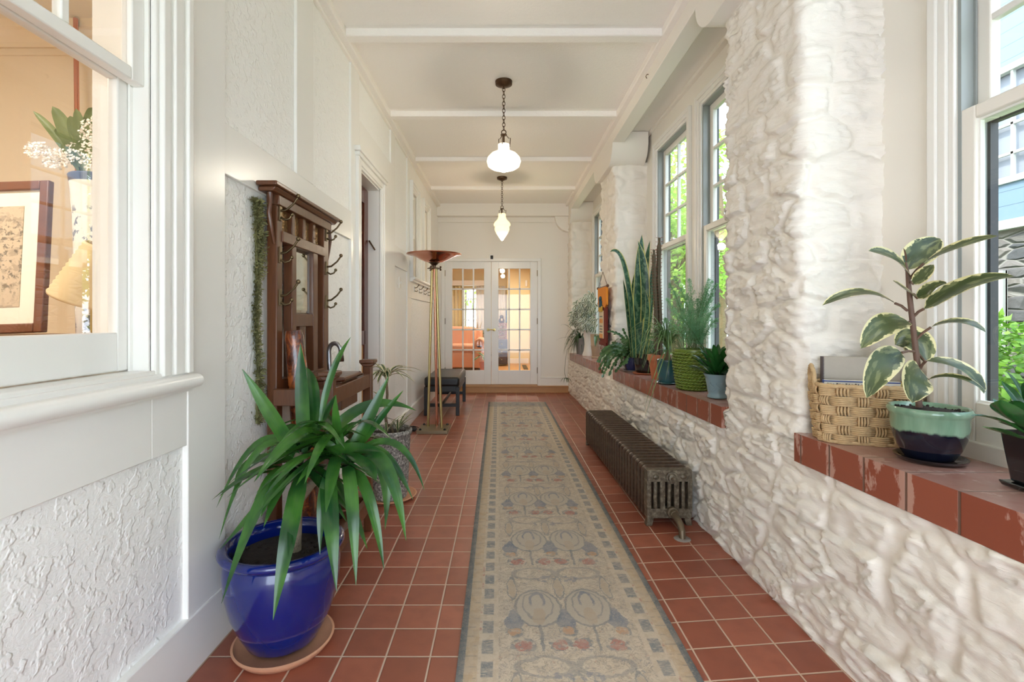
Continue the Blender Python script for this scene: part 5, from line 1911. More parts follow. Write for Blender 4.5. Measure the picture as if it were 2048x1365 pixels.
YL = [  # base px, control px, tip px, depths (base, ctrl, tip), width m
    ((610, 905), (605, 800), (601, 686), (1.84, 1.82, 1.80), .046),
    ((640, 850), (655, 740), (702, 674), (1.84, 1.86, 1.90), .024),
    ((625, 880), (640, 770), (612, 735), (1.86, 1.90, 1.92), .036),
    ((596, 915), (555, 850), (484, 738), (1.84, 1.76, 1.72), .044),
    ((598, 925), (530, 800), (433, 1016), (1.86, 1.80, 1.76), .040),
    ((600, 925), (520, 800), (438, 1080), (1.85, 1.76, 1.70), .036),
    ((603, 935), (545, 900), (443, 1208), (1.83, 1.68, 1.56), .050),
    ((606, 940), (590, 1000), (546, 1241), (1.82, 1.60, 1.53), .052),
    ((608, 940), (565, 960), (440, 1100), (1.84, 1.72, 1.66), .044),
    ((655, 945), (655, 960), (673, 1184), (1.83, 1.66, 1.57), .050),
    ((690, 930), (705, 930), (712, 1172), (1.83, 1.68, 1.60), .040),
    ((690, 930), (775, 840), (812, 1082), (1.82, 1.72, 1.66), .048),
    ((692, 925), (800, 820), (849, 982), (1.84, 1.80, 1.78), .028),
    ((690, 925), (735, 850), (777, 753), (1.86, 1.90, 1.92), .042),
    ((695, 925), (755, 840), (807, 781), (1.86, 1.92, 1.96), .026),
    ((640, 900), (720, 770), (833, 822), (1.86, 1.92, 1.98), .040),
    ((655, 862), (600, 840), (508, 965), (1.82, 1.66, 1.56), .054),
    ((690, 905), (745, 930), (752, 962), (1.80, 1.66, 1.60), .036),
    ((690, 925), (640, 860), (545, 885), (1.84, 1.82, 1.80), .040),
    ((605, 910), (580, 790), (520, 960), (1.88, 1.96, 1.98), .044),
    ((692, 920), (760, 850), (826, 1000), (1.84, 1.86, 1.84), .036),
    ((612, 895), (650, 830), (672, 790), (1.86, 1.92, 1.94), .030),
    ((690, 915), (668, 850), (672, 790), (1.84, 1.80, 1.78), .028),
    ((690, 930), (740, 940), (768, 1140), (1.84, 1.74, 1.70), .036),
    ((680, 930), (640, 940), (640, 1110), (1.82, 1.70, 1.64), .036),
    ((610, 930), (690, 880), (770, 905), (1.84, 1.78, 1.74), .044),
    ((606, 925), (470, 890), (470, 990), (1.86, 1.84, 1.82), .036),
    ((690, 930), (790, 870), (770, 1060), (1.84, 1.84, 1.82), .040),
    ((606, 930), (560, 950), (500, 1050), (1.88, 1.95, 1.97), .036),
    ((625, 930), (690, 960), (735, 1100), (1.88, 1.92, 1.94), .036),
]
for b0, c0, t0, (d0, d1, d2), w in YL:
    p0, p1, p2 = at(*b0, d0), at(*c0, d1), at(*t0, d2)
    for p in (p1, p2): p.x = max(p.x, -1.03)
    m.leaf(L(p0), L(p1), L(p2), w * 1.14, n=14, fold=0.22, shape=strap, hint=Vector((p2.x - p0.x, -0.45, 0.55)))
rnd = random.Random(14)
for k in range(60):
    c = (0.055, 0.0, rnd.uniform(0.60, 0.76)) if k % 2 else (0.215, -0.02, rnd.uniform(0.68, 0.78))
    a = rnd.uniform(0, 6.283)
    el = rnd.uniform(-0.25, 0.85)
    ln = rnd.uniform(0.24, 0.40)
    o = Vector((math.cos(a), math.sin(a), 0))
    p1 = Vector(c) + (o * 0.55 + Vector((0, 0, el * 0.8 + 0.1))) * ln * 0.7
    p2 = Vector(c) + (o * 0.95 + Vector((0, 0, el * 0.7 - 0.35))) * ln
    if p2.x + PX < -1.03 or p1.x + PX < -1.03: continue
    m.leaf(c, p1, p2, rnd.uniform(0.032, 0.046), n=10, fold=0.22, shape=strap)
obj('leaves', m, 'yucca_leaf', t, angle=180)

# ------------------------------------------------------------------ tall speckled planter with the variegated dracaena
GX, GY = -0.775, 3.36
t = thing('potted_dracaena', 'variegated dracaena in a tall speckled grey fluted planter', 'potted plant', (GX, GY, 0))
saucer(t, 0.185, 0.02, 'pale_terracotta')
flute = lambda a, z: 0.018 * abs(math.sin(a * 14)) if z > 0.03 else 0
pot(t, [(0, 0.008), (0.118, 0.008), (0.122, 0.04), (0.132, 0.25), (0.140, 0.425), (0.149, 0.432), (0.152, 0.46), (0.145, 0.468), (0.134, 0.462), (0.128, 0.43), (0.12, 0.41), (0, 0.41)], 'speckled_clay', 0.127, 0.435, n=112, wob=flute)
m = MB(); m.tube([(-0.01, 0, 0.43), (-0.03, 0.01, 0.55), (-0.015, 0.0, 0.70), (-0.02, 0.0, 0.80)], [0.012, 0.010, 0.009, 0.008], 8)
m.tube([(0.03, -.02, 0.43), (0.02, -.03, 0.48), (0.0, -.03, 0.50)], 0.009, 8); obj('stem', m, 'bark', t)
m = MB(); rnd = random.Random(6)
tuft(m, (-0.02, 0, 0.80), 26, 0.30, 0.028, rnd, droop=0.7, up=0.75)
tuft(m, (-0.03, 0, 0.60), 8, 0.22, 0.026, rnd, droop=0.5, up=0.7)
tuft(m, (0.06, -0.02, 0.44), 9, 0.14, 0.016, rnd, droop=0.2, up=1.0)
tuft(m, (-0.01, -0.05, 0.44), 7, 0.15, 0.018, rnd, droop=0.2, up=1.0)
obj('leaves', m, 'dracaena_leaf', t, angle=180)

# ------------------------------------------------------------------ near sill: basket, books, rubber plant, dark pot
def sz(y): return sill_top(y) + 0.001


BX, BY, BR = 1.322, 1.80, -0.30
t = thing('woven_basket', 'open woven rope basket of books on the near tile sill', 'basket', (BX, BY, sz(BY)), BR)
HW, HD, HH = 0.155, 0.086, 0.205


def basket_pt(s, z, off=0.0):
    """rounded rectangle outline, s in 0..1, slightly narrower at the bottom"""
    k = 0.90 + 0.10 * min(1, z / HH * 1.2)
    a = s * 2 * math.pi
    c, d = math.cos(a), math.sin(a)
    n = 4.0
    r = 1.0 / (abs(c) ** n + abs(d) ** n) ** (1 / n)
    return Vector((c * r * (HW + off) * k, d * r * (HD + off) * k, z))


NC, NRW = 18, 6
m = MB()
# weft bundles over and under the uprights
for row in range(NRW):
    z0, z1 = HH * row / NRW, HH * (row + 1) / NRW
    for strand in range(5):
        z = z0 + (z1 - z0) * (strand + 0.5) / 5
        pts = []
        M_ = NC * 6
        for k in range(M_ + 1):
            s = k / M_
            ph = (s * NC + row) * math.pi
            pts.append(basket_pt(s, z, 0.011 * math.cos(ph)))
        m.tube(pts, 0.0037, 6, cap=False)
obj('woven_side', m, 'rope_weave', t, angle=180)
m = MB()
for c in range(NC):
    for strand in range(4):
        s = (c + (strand - 1.5) * 0.16) / NC
        pts = []
        for k in range(NRW * 4 + 1):
            z = HH * k / (NRW * 4)
            row = k / 4
            pts.append(basket_pt(s, z, -0.009 * math.cos((row - 0.5 + c) * math.pi)))
        m.tube(pts, 0.0036, 5, cap=False)
obj('upright_strand', m, 'rope_weave', t, angle=180)
m = MB(); m.tube([basket_pt(k / 96, HH + 0.002 + 0.002 * math.sin(k * 2.1), 0.002) for k in range(97)], 0.008, 8, cap=False)
obj('rim', m, 'rope_weave', t, angle=180)
m = MB(); m.tube([basket_pt(k / 96, 0.006, 0.002) for k in range(97)], 0.007, 8, cap=False); obj('base_ring', m, 'rope_weave', t, angle=180)
m = MB(); m.add([basket_pt(k / 48, 0.006, -0.004) for k in range(48)], [tuple(range(48))]); obj('bottom', m, 'rope_weave', t, smooth=False)
for s in (-1, 1):
    m = MB()
    x = s * (HW + 0.004)
    pts = [(x, -0.028, HH - 0.02), (x + s * 0.004, -0.022, HH + 0.045), (x + s * .006, 0, HH + 0.07), (x + s * 0.004, 0.022, HH + 0.045), (x, 0.028, HH - 0.02)]
    P = []
    for i in range(len(pts) - 1):
        for k in range(6):
            q = Vector(pts[i]).lerp(Vector(pts[i + 1]), k / 6); P.append(q)
    P.append(Vector(pts[-1]))
    m.tube(P, [0.0075 + 0.0015 * (k % 2) for k in range(len(P))], 7); obj('handle', m, 'rope_weave', t, angle=180)

Rz = Matrix.Translation((BX, BY, sz(BY))) @ Matrix.Rotation(BR, 4, 'Z')


def book(name, label, x0, x1, y0, y1, z0, z1, cover, spine, lean=0.0):
    t = thing(name, label, 'book', (0, 0, 0))
    t.matrix_world = Rz @ Matrix.Translation(((x0 + x1) / 2, y0, z0)) @ Matrix.Rotation(lean, 4, 'X')
    w, d, h = (x1 - x0) / 2, y1 - y0, z1 - z0
    m = MB(); m.box(-w, w, 0, 0.003, 0, h); m.box(-w, w, d - 0.003, d, 0, h); obj('cover', m, cover, t, bevel=0.001)
    m = MB(); m.box(-w - 0.002, -w + 0.004, 0, d, 0, h); obj('spine', m, spine, t, bevel=0.001)
    m = MB(); m.box(-w + 0.004, w - 0.003, 0.003, d - 0.003, 0.004, h - 0.004); obj('pages', m, 'page_white', t, smooth=False)
    return t


book('album', 'large grey clothbound album standing at the back of the woven basket', -0.118, 0.125, 0.024, 0.056, 0.03, 0.305, 'book_grey', 'book_spine')
b = book('magazine', 'white magazine with blue edge in front of the grey album', -0.130, 0.11, -0.020, -0.008, 0.012, 0.222, 'page_white', 'book_blue', 0.0)
m = MB(); m.box(-0.12, 0.12, -0.0012, 0.0, 0.204, 0.2085); obj('blue_band', m, 'book_blue', b, smooth=False)
m = MB()
for k in range(13):                       # only the tops of the letters show above the rim
    q = -0.108 + 0.0098 * k
    m.box(q, q + 0.0022, -0.0009, 0.0, 0.184, 0.1995 - 0.001 * (k % 3))
    if k % 3 == 0: m.box(q, q + 0.006, -0.0009, 0.0, 0.1965, 0.1985)
obj('title_lettering', m, 'ink', b, smooth=False)
book('booklet', 'thin yellow booklet tucked between the magazine and the grey album', -0.02, 0.125, 0.006, 0.012, 0.012, 0.218, 'magazine', 'magazine')

# rubber plant
RX, RY = 1.335, 1.535
t = thing('rubber_plant', 'variegated rubber plant in a green over black glazed pot', 'potted plant', (RX, RY, sz(RY)))
m = MB(); m.lathe([(0, 0), (0.078, 0), (0.090, 0.010), (0.092, 0.016), (0.086, 0.016), (0.077, 0.008), (0, 0.008)], 48, c=(0.004, 0, 0)); obj('saucer', m, 'black_glaze', t, angle=60)
pot(t, [(0, 0.010), (0.060, 0.010), (0.064, 0.016), (0.080, 0.045), (0.092, 0.08), (0.097, 0.11), (0.098, 0.143), (0.102, 0.148), (0.106, 0.156), (0.106, 0.164), (0.101, 0.170), (0.095, 0.166), (0.091, 0.15), (0, 0.145)], 'two_tone_glaze', 0.092, 0.156)
RO = Vector((RX, RY, sz(RY)))
L = lambda v: Vector(v) - RO
stem = [at(1838, 815, 1.535), at(1836, 740, 1.535), at(1828, 670, 1.53), at(1820, 600, 1.53), at(1816, 555, 1.53), at(1812, 525, 1.53)]
oval = lambda s: math.sin(math.pi * min(1.0, s ** 0.85)) ** 0.62 if 0 < s < 1 else 0
m = MB(); pet = MB()
RL = [  # stem px, leaf base px, mid px, tip px, depths (base, mid, tip), width, facing hint
    ((1814, 560), (1820, 553), (1790, 505), (1737, 502), (1.53, 1.50, 1.47), .062, (0.2, -0.7, 0.6)),
    ((1815, 548), (1812, 540), (1840, 500), (1881, 478), (1.54, 1.57, 1.60), .088, (-0.5, -0.8, 0.3)),
    ((1820, 565), (1826, 568), (1850, 548), (1868, 530), (1.50, 1.47, 1.45), .040, (-0.3, -0.8, 0.5)),
    ((1818, 560), (1848, 527), (1910, 490), (1996, 472), (1.50, 1.42, 1.36), .055, (-0.1, -0.6, 0.8)),
    ((1822, 588), (1836, 598), (1810, 580), (1786, 562), (1.52, 1.48, 1.46), .040, (0.3, -0.6, 0.7)),
    ((1822, 588), (1834, 596), (1868, 572), (1893, 568), (1.50, 1.46, 1.42), .046, (-0.2, -0.8, 0.5)),
    ((1815, 622), (1790, 607), (1720, 565), (1645, 611), (1.53, 1.52, 1.50), .052, (0.1, -0.45, 0.9)),
    ((1826, 635), (1848, 618), (1930, 560), (2028, 553), (1.50, 1.42, 1.34), .075, (-0.1, -0.62, 0.75)),
    ((1821, 648), (1818, 645), (1765, 635), (1722, 697), (1.51, 1.46, 1.42), .078, (0.2, -0.6, 0.8)),
    ((1830, 682), (1862, 655), (1925, 632), (1971, 665), (1.50, 1.44, 1.40), .060, (-0.1, -0.3, 1.0)),
    ((1828, 700), (1850, 725), (1830, 660), (1790, 690), (1.60, 1.64, 1.66), .11, (0.0, -0.9, 0.3)),
    ((1830, 704), (1803, 706), (1755, 715), (1733, 796), (1.50, 1.44, 1.41), .082, (-0.1, -0.85, 0.45)),
    ((1836, 745), (1840, 738), (1822, 755), (1824, 806), (1.50, 1.44, 1.42), .100, (0.0, -0.95, 0.25)),
    ((1838, 742), (1852, 722), (1940, 725), (1968, 788), (1.50, 1.44, 1.40), .070, (0.1, -0.5, 0.85)),
    ((1838, 770), (1856, 760), (1915, 740), (1972, 785), (1.47, 1.42, 1.38), .040, (-0.2, -0.1, 0.95)),
]
for s0, b0, c0, e0, (d0, d1, d2), w, hint in RL:
    p0, p1, p2 = at(*b0, d0), at(*c0, d1), at(*e0, d2)
    m.leaf(L(p0), L(p1), L(p2), w, n=14, fold=0.18, shape=oval, hint=hint, curl=-0.1)
    pet.tube([L(at(*s0, 1.53)), L((at(*s0, 1.53) + p0) / 2 + Vector((0, 0, .004))), L(p0)], 0.004, 6)
obj('leaves', m, 'rubber_leaf', t, angle=180)
pet.leaf(L(stem[-1]), L(stem[-1]) + Vector((0, 0, .02)), L(stem[-1]) + Vector((-.008, 0, .045)), 0.008)
pet.tube([L(p) for p in stem], [0.009, 0.0085, 0.008, 0.0075, 0.006, 0.003], 12)
obj('stem', pet, 'rubber_stem', t)

# square dark pot at the edge of the frame
DX, DY = 1.372, 1.245
t = thing('potted_haworthia', 'broad leaved succulent in a square black pot beside the rubber plant', 'potted plant', (DX, DY, sz(DY)))
m = MB()
def taper(m, z0, z1, a, b):
    m.add([(-a, -a, z0), (a, -a, z0), (a, a, z0), (-a, a, z0), (-b, -b, z1), (b, -b, z1), (b, b, z1), (-b, b, z1)], [(0, 3, 2, 1), (4, 5, 6, 7), (0, 1, 5, 4), (1, 2, 6, 5), (2, 3, 7, 6), (3, 0, 4, 7)])
taper(m, 0.014, 0.145, 0.042, 0.056); obj('pot', m, 'black_glaze', t, bevel=0.008, seg=3)
m = MB(); taper(m, 0.03, 0.12, 0.045, 0.0); m = MB()
for an in range(4):
    q = MB(); frame(q, 'y', -0.0545, -0.049, -0.032, 0.032, 0.04, 0.12, 0.005)
    q.xform(Matrix.Rotation(an * math.pi / 2, 4, 'Z') @ Matrix.Rotation(math.radians(-6.1), 4, 'X') @ Matrix.Translation((0, 0.004, 0)))
    m.add(q.v, q.f)
obj('panel_moulding', m, 'black_glaze', t, bevel=0.002)
m = MB(); taper(m, 0.0, 0.014, 0.052, 0.058); obj('saucer', m, 'black_glaze', t, bevel=0.004)
m = MB(); m.box(-0.05, 0.05, -0.05, 0.05, 0.13, 0.147); obj('soil', m, 'soil', t, smooth=False)
m = MB()
rnd = random.Random(4)
spade = lambda s: (min(1, 0.35 + 1.8 * s) * (1 - max(0, (s - .45) / .55) ** 2.2)) if s < 1 else 0
O = Vector((DX, DY, sz(DY)))
for (b0, c0, e0, d, w) in (((2050, 850), (2010, 790), (1997, 815), (1.25, 1.22, 1.2), .05), ((2055, 840), (2020, 800), (2003, 762), (1.27, 1.3, 1.32), .045), ((2060, 860), (2000, 840), (2002, 800), (1.2, 1.14, 1.12), .06),
                           ((2055, 872), (1990, 830), (1940, 832), (1.22, 1.2, 1.2), .022), ((2050, 880), (1980, 860), (1968, 856), (1.2, 1.15, 1.12), .03), ((2070, 850), (2050, 780), (2048, 765), (1.25, 1.25, 1.25), .05), ((2070, 850), (2030, 760), (2010, 742), (1.28, 1.32, 1.34), .02)):
    m.leaf(at(*b0, d[0]) - O, at(*c0, d[1]) - O, at(*e0, d[2]) - O, w, n=10, fold=0.5, shape=spade)
for k in range(22):
    a = k * 2.4
    o = Vector((math.cos(a), math.sin(a), 0))
    el = 0.2 + 0.05 * k
    c = Vector((0, 0, 0.145))
    if o.x > 0.3: o.x *= 0.6
    m.leaf(c, c + o * 0.04 + Vector((0, 0, 0.02 * el)), c + o * 0.08 + Vector((0, 0, 0.085 * el)), 0.038, n=8, fold=0.55, shape=spade)
obj('leaves', m, 'succulent_leaf', t, angle=180)

# ------------------------------------------------------------------ middle sill
# small pale blue pot
x, y = 1.262, 2.875
t = thing('potted_succulent', 'glossy succulent in a small pale blue pot against the nearest pier', 'potted plant', (x, y, sz(y)))
pot(t, [(0, 0.004), (0.050, 0.004), (0.056, 0.006), (0.056, 0.018), (0.050, 0.024), (0.054, 0.04), (0.062, 0.09), (0.068, 0.125), (0.076, 0.137), (0.078, 0.143), (0.072, 0.145), (0.066, 0.13), (0, 0.125)], 'light_blue_glaze', 0.066, 0.128)
m = MB()
for k in range(5):
    a0 = -2.4 + k * 0.5
    pts = [(0.064 * math.cos(a0 + 0.25 * math.sin(q * 0.9)) , 0.064 * math.sin(a0 + 0.25 * math.sin(q * 0.9)), 0.05 + 0.008 * q) for q in range(7)]
    m.tube(pts, 0.003, 5)
obj('vine_relief', m, 'light_blue_glaze', t)
m = MB(); rnd = random.Random(17)
for k in range(44):
    a = k * 2.399
    o = Vector((math.cos(a), math.sin(a), 0))
    if o.x > 0: o.x *= 0.5
    c = Vector((o.x * 0.02, o.y * 0.02, 0.125))
    up = 0.03 + 0.0036 * k
    ln = 0.17 * (1 - 0.011 * k)
    m.leaf(c, c + o * ln * 0.5 + Vector((0, 0, up * 0.9)), c + o * ln + Vector((0, 0, up + rnd.uniform(-.02, .03))), 0.036, n=8, fold=0.45, shape=spade)
obj('leaves', m, 'succulent_leaf', t, angle=180)

# green rope textured pot with asparagus fern
x, y = 1.285, 3.285
t = thing('asparagus_fern', 'feathery asparagus fern in a big olive green rope textured pot', 'potted plant', (x, y, sz(y)))
m = MB()
m.lathe([(0, 0.0), (0.095, 0.0), (0.104, 0.012), (0.126, 0.15), (0.128, 0.25), (0.132, 0.262), (0.128, 0.272), (0.118, 0.272), (0.114, 0.25), (0, 0.24)], 48)
pt = obj('pot', m, 'green_rope_glaze', t, angle=60)
m = MB()
for r in range(13):
    z = 0.014 + 0.0192 * r
    R0 = (0.104 + (0.126 - 0.104) * min(1, (z - .012) / 0.138)) if z < 0.15 else 0.126 + 0.003 * (z - .15) / .1
    N = 34
    for k in range(N):
        a = 2 * math.pi * (k + 0.5 * (r % 2)) / N
        da = 2 * math.pi / N * 0.72
        p = [((R0 + 0.0035) * math.cos(a - da), (R0 + 0.0035) * math.sin(a - da), z - 0.007), ((R0 + 0.0075) * math.cos(a), (R0 + 0.0075) * math.sin(a), z), ((R0 + 0.0035) * math.cos(a + da), (R0 + 0.0035) * math.sin(a + da), z + 0.007)]
        m.tube(p, [0.004, 0.0075, 0.004], 6)
obj('rope_relief', m, 'green_rope_glaze', pt, angle=180)
m = MB(); m.disc(0.116, 0.252, 32, dome=0.01); obj('soil', m, 'soil', t)
rnd = random.Random(31)
m, st = MB(), MB()
O = Vector((x, y, sz(y)))
TIPS = [((1340, 570), 3.40), ((1350, 556), 3.30), ((1362, 580), 3.25), ((1335, 600), 3.2), ((1375, 590), 3.45), ((1395, 600), 3.40), ((1412, 580), 3.45), ((1425, 565), 3.38), ((1440, 570), 3.30), ((1437, 610), 3.18), ((1447, 590), 3.36),
        ((1330, 640), 3.12), ((1400, 640), 3.1), ((1378, 560), 3.5), ((1345, 620), 3.05), ((1420, 630), 3.12), ((1365, 620), 3.15), ((1432, 640), 3.05), ((1349, 585), 3.42), ((1384, 615), 3.0), ((1455, 560), 3.42), ((1430, 600), 3.4)]
for (tp, d) in TIPS:
    b = Vector((rnd.uniform(-.05, .05), rnd.uniform(-.05, .05), 0.255))
    e = at(*tp, d) - O
    e.x = min(e.x, 1.44 - x)
    c = Vector((b.x * 0.5 + e.x * 0.30, b.y * .5 + e.y * 0.3, b.z + (e.z - b.z) * 0.62))
    P = [b * (1 - s) ** 2 + c * 2 * s * (1 - s) + e * s * s for s in [k / 30 for k in range(31)]]
    st.tube(P[::3], [0.0028 - 0.0002 * k for k in range(len(P[::3]))], 5)
    for k in range(5, 31):
        for sgn in range(4):
            p = P[k]
            tg = (P[min(k + 1, 30)] - P[k - 1]).normalized()
            sd = tg.cross(Vector((rnd.uniform(-1, 1), rnd.uniform(-1, 1), rnd.uniform(-1, 1)))).normalized()
            ln = 0.042 * math.sin(math.pi * min(1, 0.15 + 0.85 * (k - 5) / 26)) ** 0.6
            for q in range(7):
                pp = p + (sd * 0.8 + tg * 0.5) * ln * (q / 6)
                dn = Vector((rnd.uniform(-1, 1), rnd.uniform(-1, 1), rnd.uniform(-1, 1))) + tg * 0.6
                m.quadleaf(pp, dn, Vector((0.3, -1, 0.4)), 0.014, 0.003)
obj('fronds', m, 'fern_leaf', t, smooth=False)
obj('stems', st, 'green_stem', t)

# teal pot with long grassy leaves
x, y = 1.218, 3.61
t = thing('ponytail_plant', 'grassy leaved plant in a dark teal pot left of the olive pot', 'potted plant', (x, y, sz(y)))
pot(t, [(0, 0.004), (0.058, 0.004), (0.068, 0.02), (0.076, 0.09), (0.077, 0.165), (0.080, 0.172), (0.077, 0.178), (0.070, 0.175), (0.067, 0.15), (0, 0.145)], 'teal_glaze', 0.068, 0.155)
saucer(t, 0.085, 0.012, 'teal_glaze')
O = Vector((x, y, sz(y)))
m = MB(); m.lathe([(0.03, 0.15), (0.034, 0.165), (0.018, 0.20), (0.010, 0.25), (0, 0.25)], 16); obj('bulb', m, 'bark', t)
m = MB(); rnd = random.Random(9)
for k in range(105):
    a = rnd.uniform(0, 6.283)
    o = Vector((math.cos(a), math.sin(a), 0))
    if o.x > 0.2: o.x *= 0.7
    c = Vector((0, 0, 0.24 + rnd.uniform(0, .03)))
    ln = rnd.uniform(0.24, 0.46)
    m.leaf(c, c + o * ln * 0.35 + Vector((0, 0, ln * rnd.uniform(.5, .95))), c + o * ln * rnd.uniform(.6, 1.0) + Vector((0, 0, rnd.uniform(-0.16, 0.22))), 0.010, n=9, fold=0.4, shape=lambda s: (1 - s ** 2.5) if s < 1 else 0)
for (cp, tp, d) in (((1330, 760), (1285, 832), 3.4), ((1352, 745), (1330, 765), 3.45), ((1300, 740), (1296, 768), 3.5), ((1340, 790), (1286, 850), 3.3)):
    m.leaf((0, 0, 0.25), at(cp[0] - 6, 690, 3.45) - O, at(*tp, d) - O, 0.010, n=12, fold=0.4, shape=lambda s: (1 - s ** 2.5) if s < 1 else 0)
obj('leaves', m, 'grass_leaf', t, angle=180)

# terracotta pot with the two tall thorny cactus stems
x, y = 1.262, 3.95
t = thing('tall_cactus', 'two tall thorny brown cactus stems in a terracotta pot', 'potted plant', (x, y, sz(y)))
pot(t, [(0, 0.0), (0.058, 0.0), (0.082, 0.15), (0.090, 0.15), (0.093, 0.195), (0.084, 0.197), (0.08, 0.16), (0, 0.16)], 'terracotta', 0.08, 0.175)
O = Vector((x, y, sz(y)))
for (pts, r) in (([(1322, 700), (1320, 620), (1317, 560), (1319, 476)], 0.019), ([(1314, 700), (1312, 620), (1309, 560), (1308, 500)], 0.017)):
    P = [at(px, py, 3.95) - O for px, py in pts]
    P[0] = Vector((P[0].x, 0, 0.17))
    Q = []
    for i in range(len(P) - 1):
        for k in range(10): Q.append(P[i].lerp(P[i + 1], k / 10))
    Q.append(P[-1])
    m = MB(); m.tube(Q, [r * (1 + 0.10 * math.sin(k * 1.7)) * (1 if k < len(Q) - 2 else 0.6) for k in range(len(Q))], 5); s_ = obj('stem', m, 'cactus_skin', t, angle=30)
    m = MB()
    for k in range(len(Q)):
        for j in range(5):
            a = j * 1.2566 + 0.3
            d = Vector((math.cos(a), math.sin(a), 0))
            m.tube([Q[k] + d * r * 0.8, Q[k] + d * (r + 0.014) + Vector((0, 0, 0.004))], [0.0025, 0.0004], 4)
    obj('thorns', m, 'thorn', s_, smooth=False)

# snake plant in a dark pot
x, y = 1.268, 4.34
t = thing('snake_plant', 'tall yellow edged snake plant in a dark glazed pot', 'potted plant', (x, y, sz(y)))
saucer(t, 0.115, 0.014, 'terracotta')
pot(t, [(0, 0.012), (0.075, 0.012), (0.09, 0.03), (0.098, 0.12), (0.098, 0.17), (0.104, 0.178), (0.10, 0.184), (0.09, 0.18), (0, 0.15)], 'black_glaze', 0.09, 0.16)
O = Vector((x, y, sz(y)))
m = MB()
sn = lambda s: (min(1, 0.55 + s * 1.6) * (1 - max(0, (s - 0.62) / 0.38) ** 2)) if s < 1 else 0
for (b0, c0, e0, d, w, h) in (
        ((1268, 690), (1256, 480), (1220, 504), (4.28, 4.25, 4.2), .07, (0.4, -0.9, 0.1)), ((1276, 690), (1272, 540), (1284, 470), (4.30, 4.35, 4.42), .115, (0.1, -1, 0)), ((1284, 690), (1300, 560), (1276, 482), (4.34, 4.3, 4.3), .08, (-0.3, -0.9, 0)),
        ((1286, 690), (1282, 560), (1300, 482), (4.36, 4.4, 4.45), .06, (-0.4, -.9, 0)), ((1290, 690), (1312, 560), (1301, 498), (4.3, 4.25, 4.3), .05, (0.5, -.8, 0)), ((1270, 690), (1262, 600), (1272, 540), (4.4, 4.45, 4.5), .06, (-0.5, -.8, 0)),
        ((1280, 690), (1300, 620), (1290, 580), (4.22, 4.2, 4.2), .055, (0.2, -1, 0)), ((1292, 690), (1300, 600), (1304, 530), (4.38, 4.4, 4.4), .05, (-0.2, -1, 0)), ((1264, 690), (1252, 600), (1246, 560), (4.35, 4.35, 4.3), .045, (0.3, -1, 0))):
    p0 = at(*b0, d[0]) - O
    p0.z = 0.15
    m.leaf(p0, at(*c0, d[1]) - O, at(*e0, d[2]) - O, w, n=18, fold=0.35, shape=sn, hint=h, twist=0.5)
obj('leaves', m, 'snake_leaf', t, angle=180)

# trailing holiday cactus in a blue pot
x, y = 1.225, 4.60
t = thing('trailing_cactus', 'trailing leafy cactus in a blue bowl at the far end of the sill', 'potted plant', (x, y, sz(y)))
saucer(t, 0.092, 0.014, 'grey_clay')
pot(t, [(0, 0.01), (0.062, 0.01), (0.078, 0.04), (0.085, 0.10), (0.085, 0.135), (0.088, 0.14), (0.08, 0.142), (0, 0.12)], 'navy_glaze', 0.078, 0.128)
m = MB(); rnd = random.Random(23)
O = Vector((x, y, sz(y)))
for k in range(130):
    a = rnd.uniform(0, 6.283)
    o = Vector((math.cos(a), math.sin(a), 0))
    if o.x > 0: o.x *= 0.6
    p = Vector((o.x * 0.04, o.y * 0.04, 0.13))
    v = o * rnd.uniform(0.4, 1.0) + Vector((0, 0, rnd.uniform(0.6, 2.2)))
    n_ = rnd.randint(6, 12)
    for q in range(n_):
        v = (v.normalized() + Vector((rnd.uniform(-.15, .15), rnd.uniform(-.15, .15), -0.24))).normalized()
        L1 = 0.033
        e = p + v * L1
        if e.z < 0.02 and x + e.x > 1.10: e.z = 0.02
        hn = Vector((rnd.uniform(-.6, .3), -0.8, 0.6))
        m.leaf(p, (p + e) / 2, e, 0.022, n=4, fold=0.15, shape=lambda s: 0.45 + 0.75 * math.sin(math.pi * s), hint=hn)
        p = e
for (c, tp) in (((1235, 700), (1218, 752)), ((1250, 720), (1230, 745)), ((1225, 690), (1216, 718))):
    b, e = Vector((-0.05, 0, 0.13)), at(*tp, 4.45) - O
    mid = at(*c, 4.48) - O
    P = [b * (1 - s) ** 2 + mid * 2 * s * (1 - s) + e * s * s for s in [k / 9 for k in range(10)]]
    for q in range(9):
        m.leaf(P[q], (P[q] + P[q + 1]) / 2, P[q + 1], 0.022, n=4, fold=0.15, shape=lambda s: 0.45 + 0.75 * math.sin(math.pi * s), hint=(0, -1, 0.4))
obj('stems', m, 'cactus_leaf', t, angle=180)

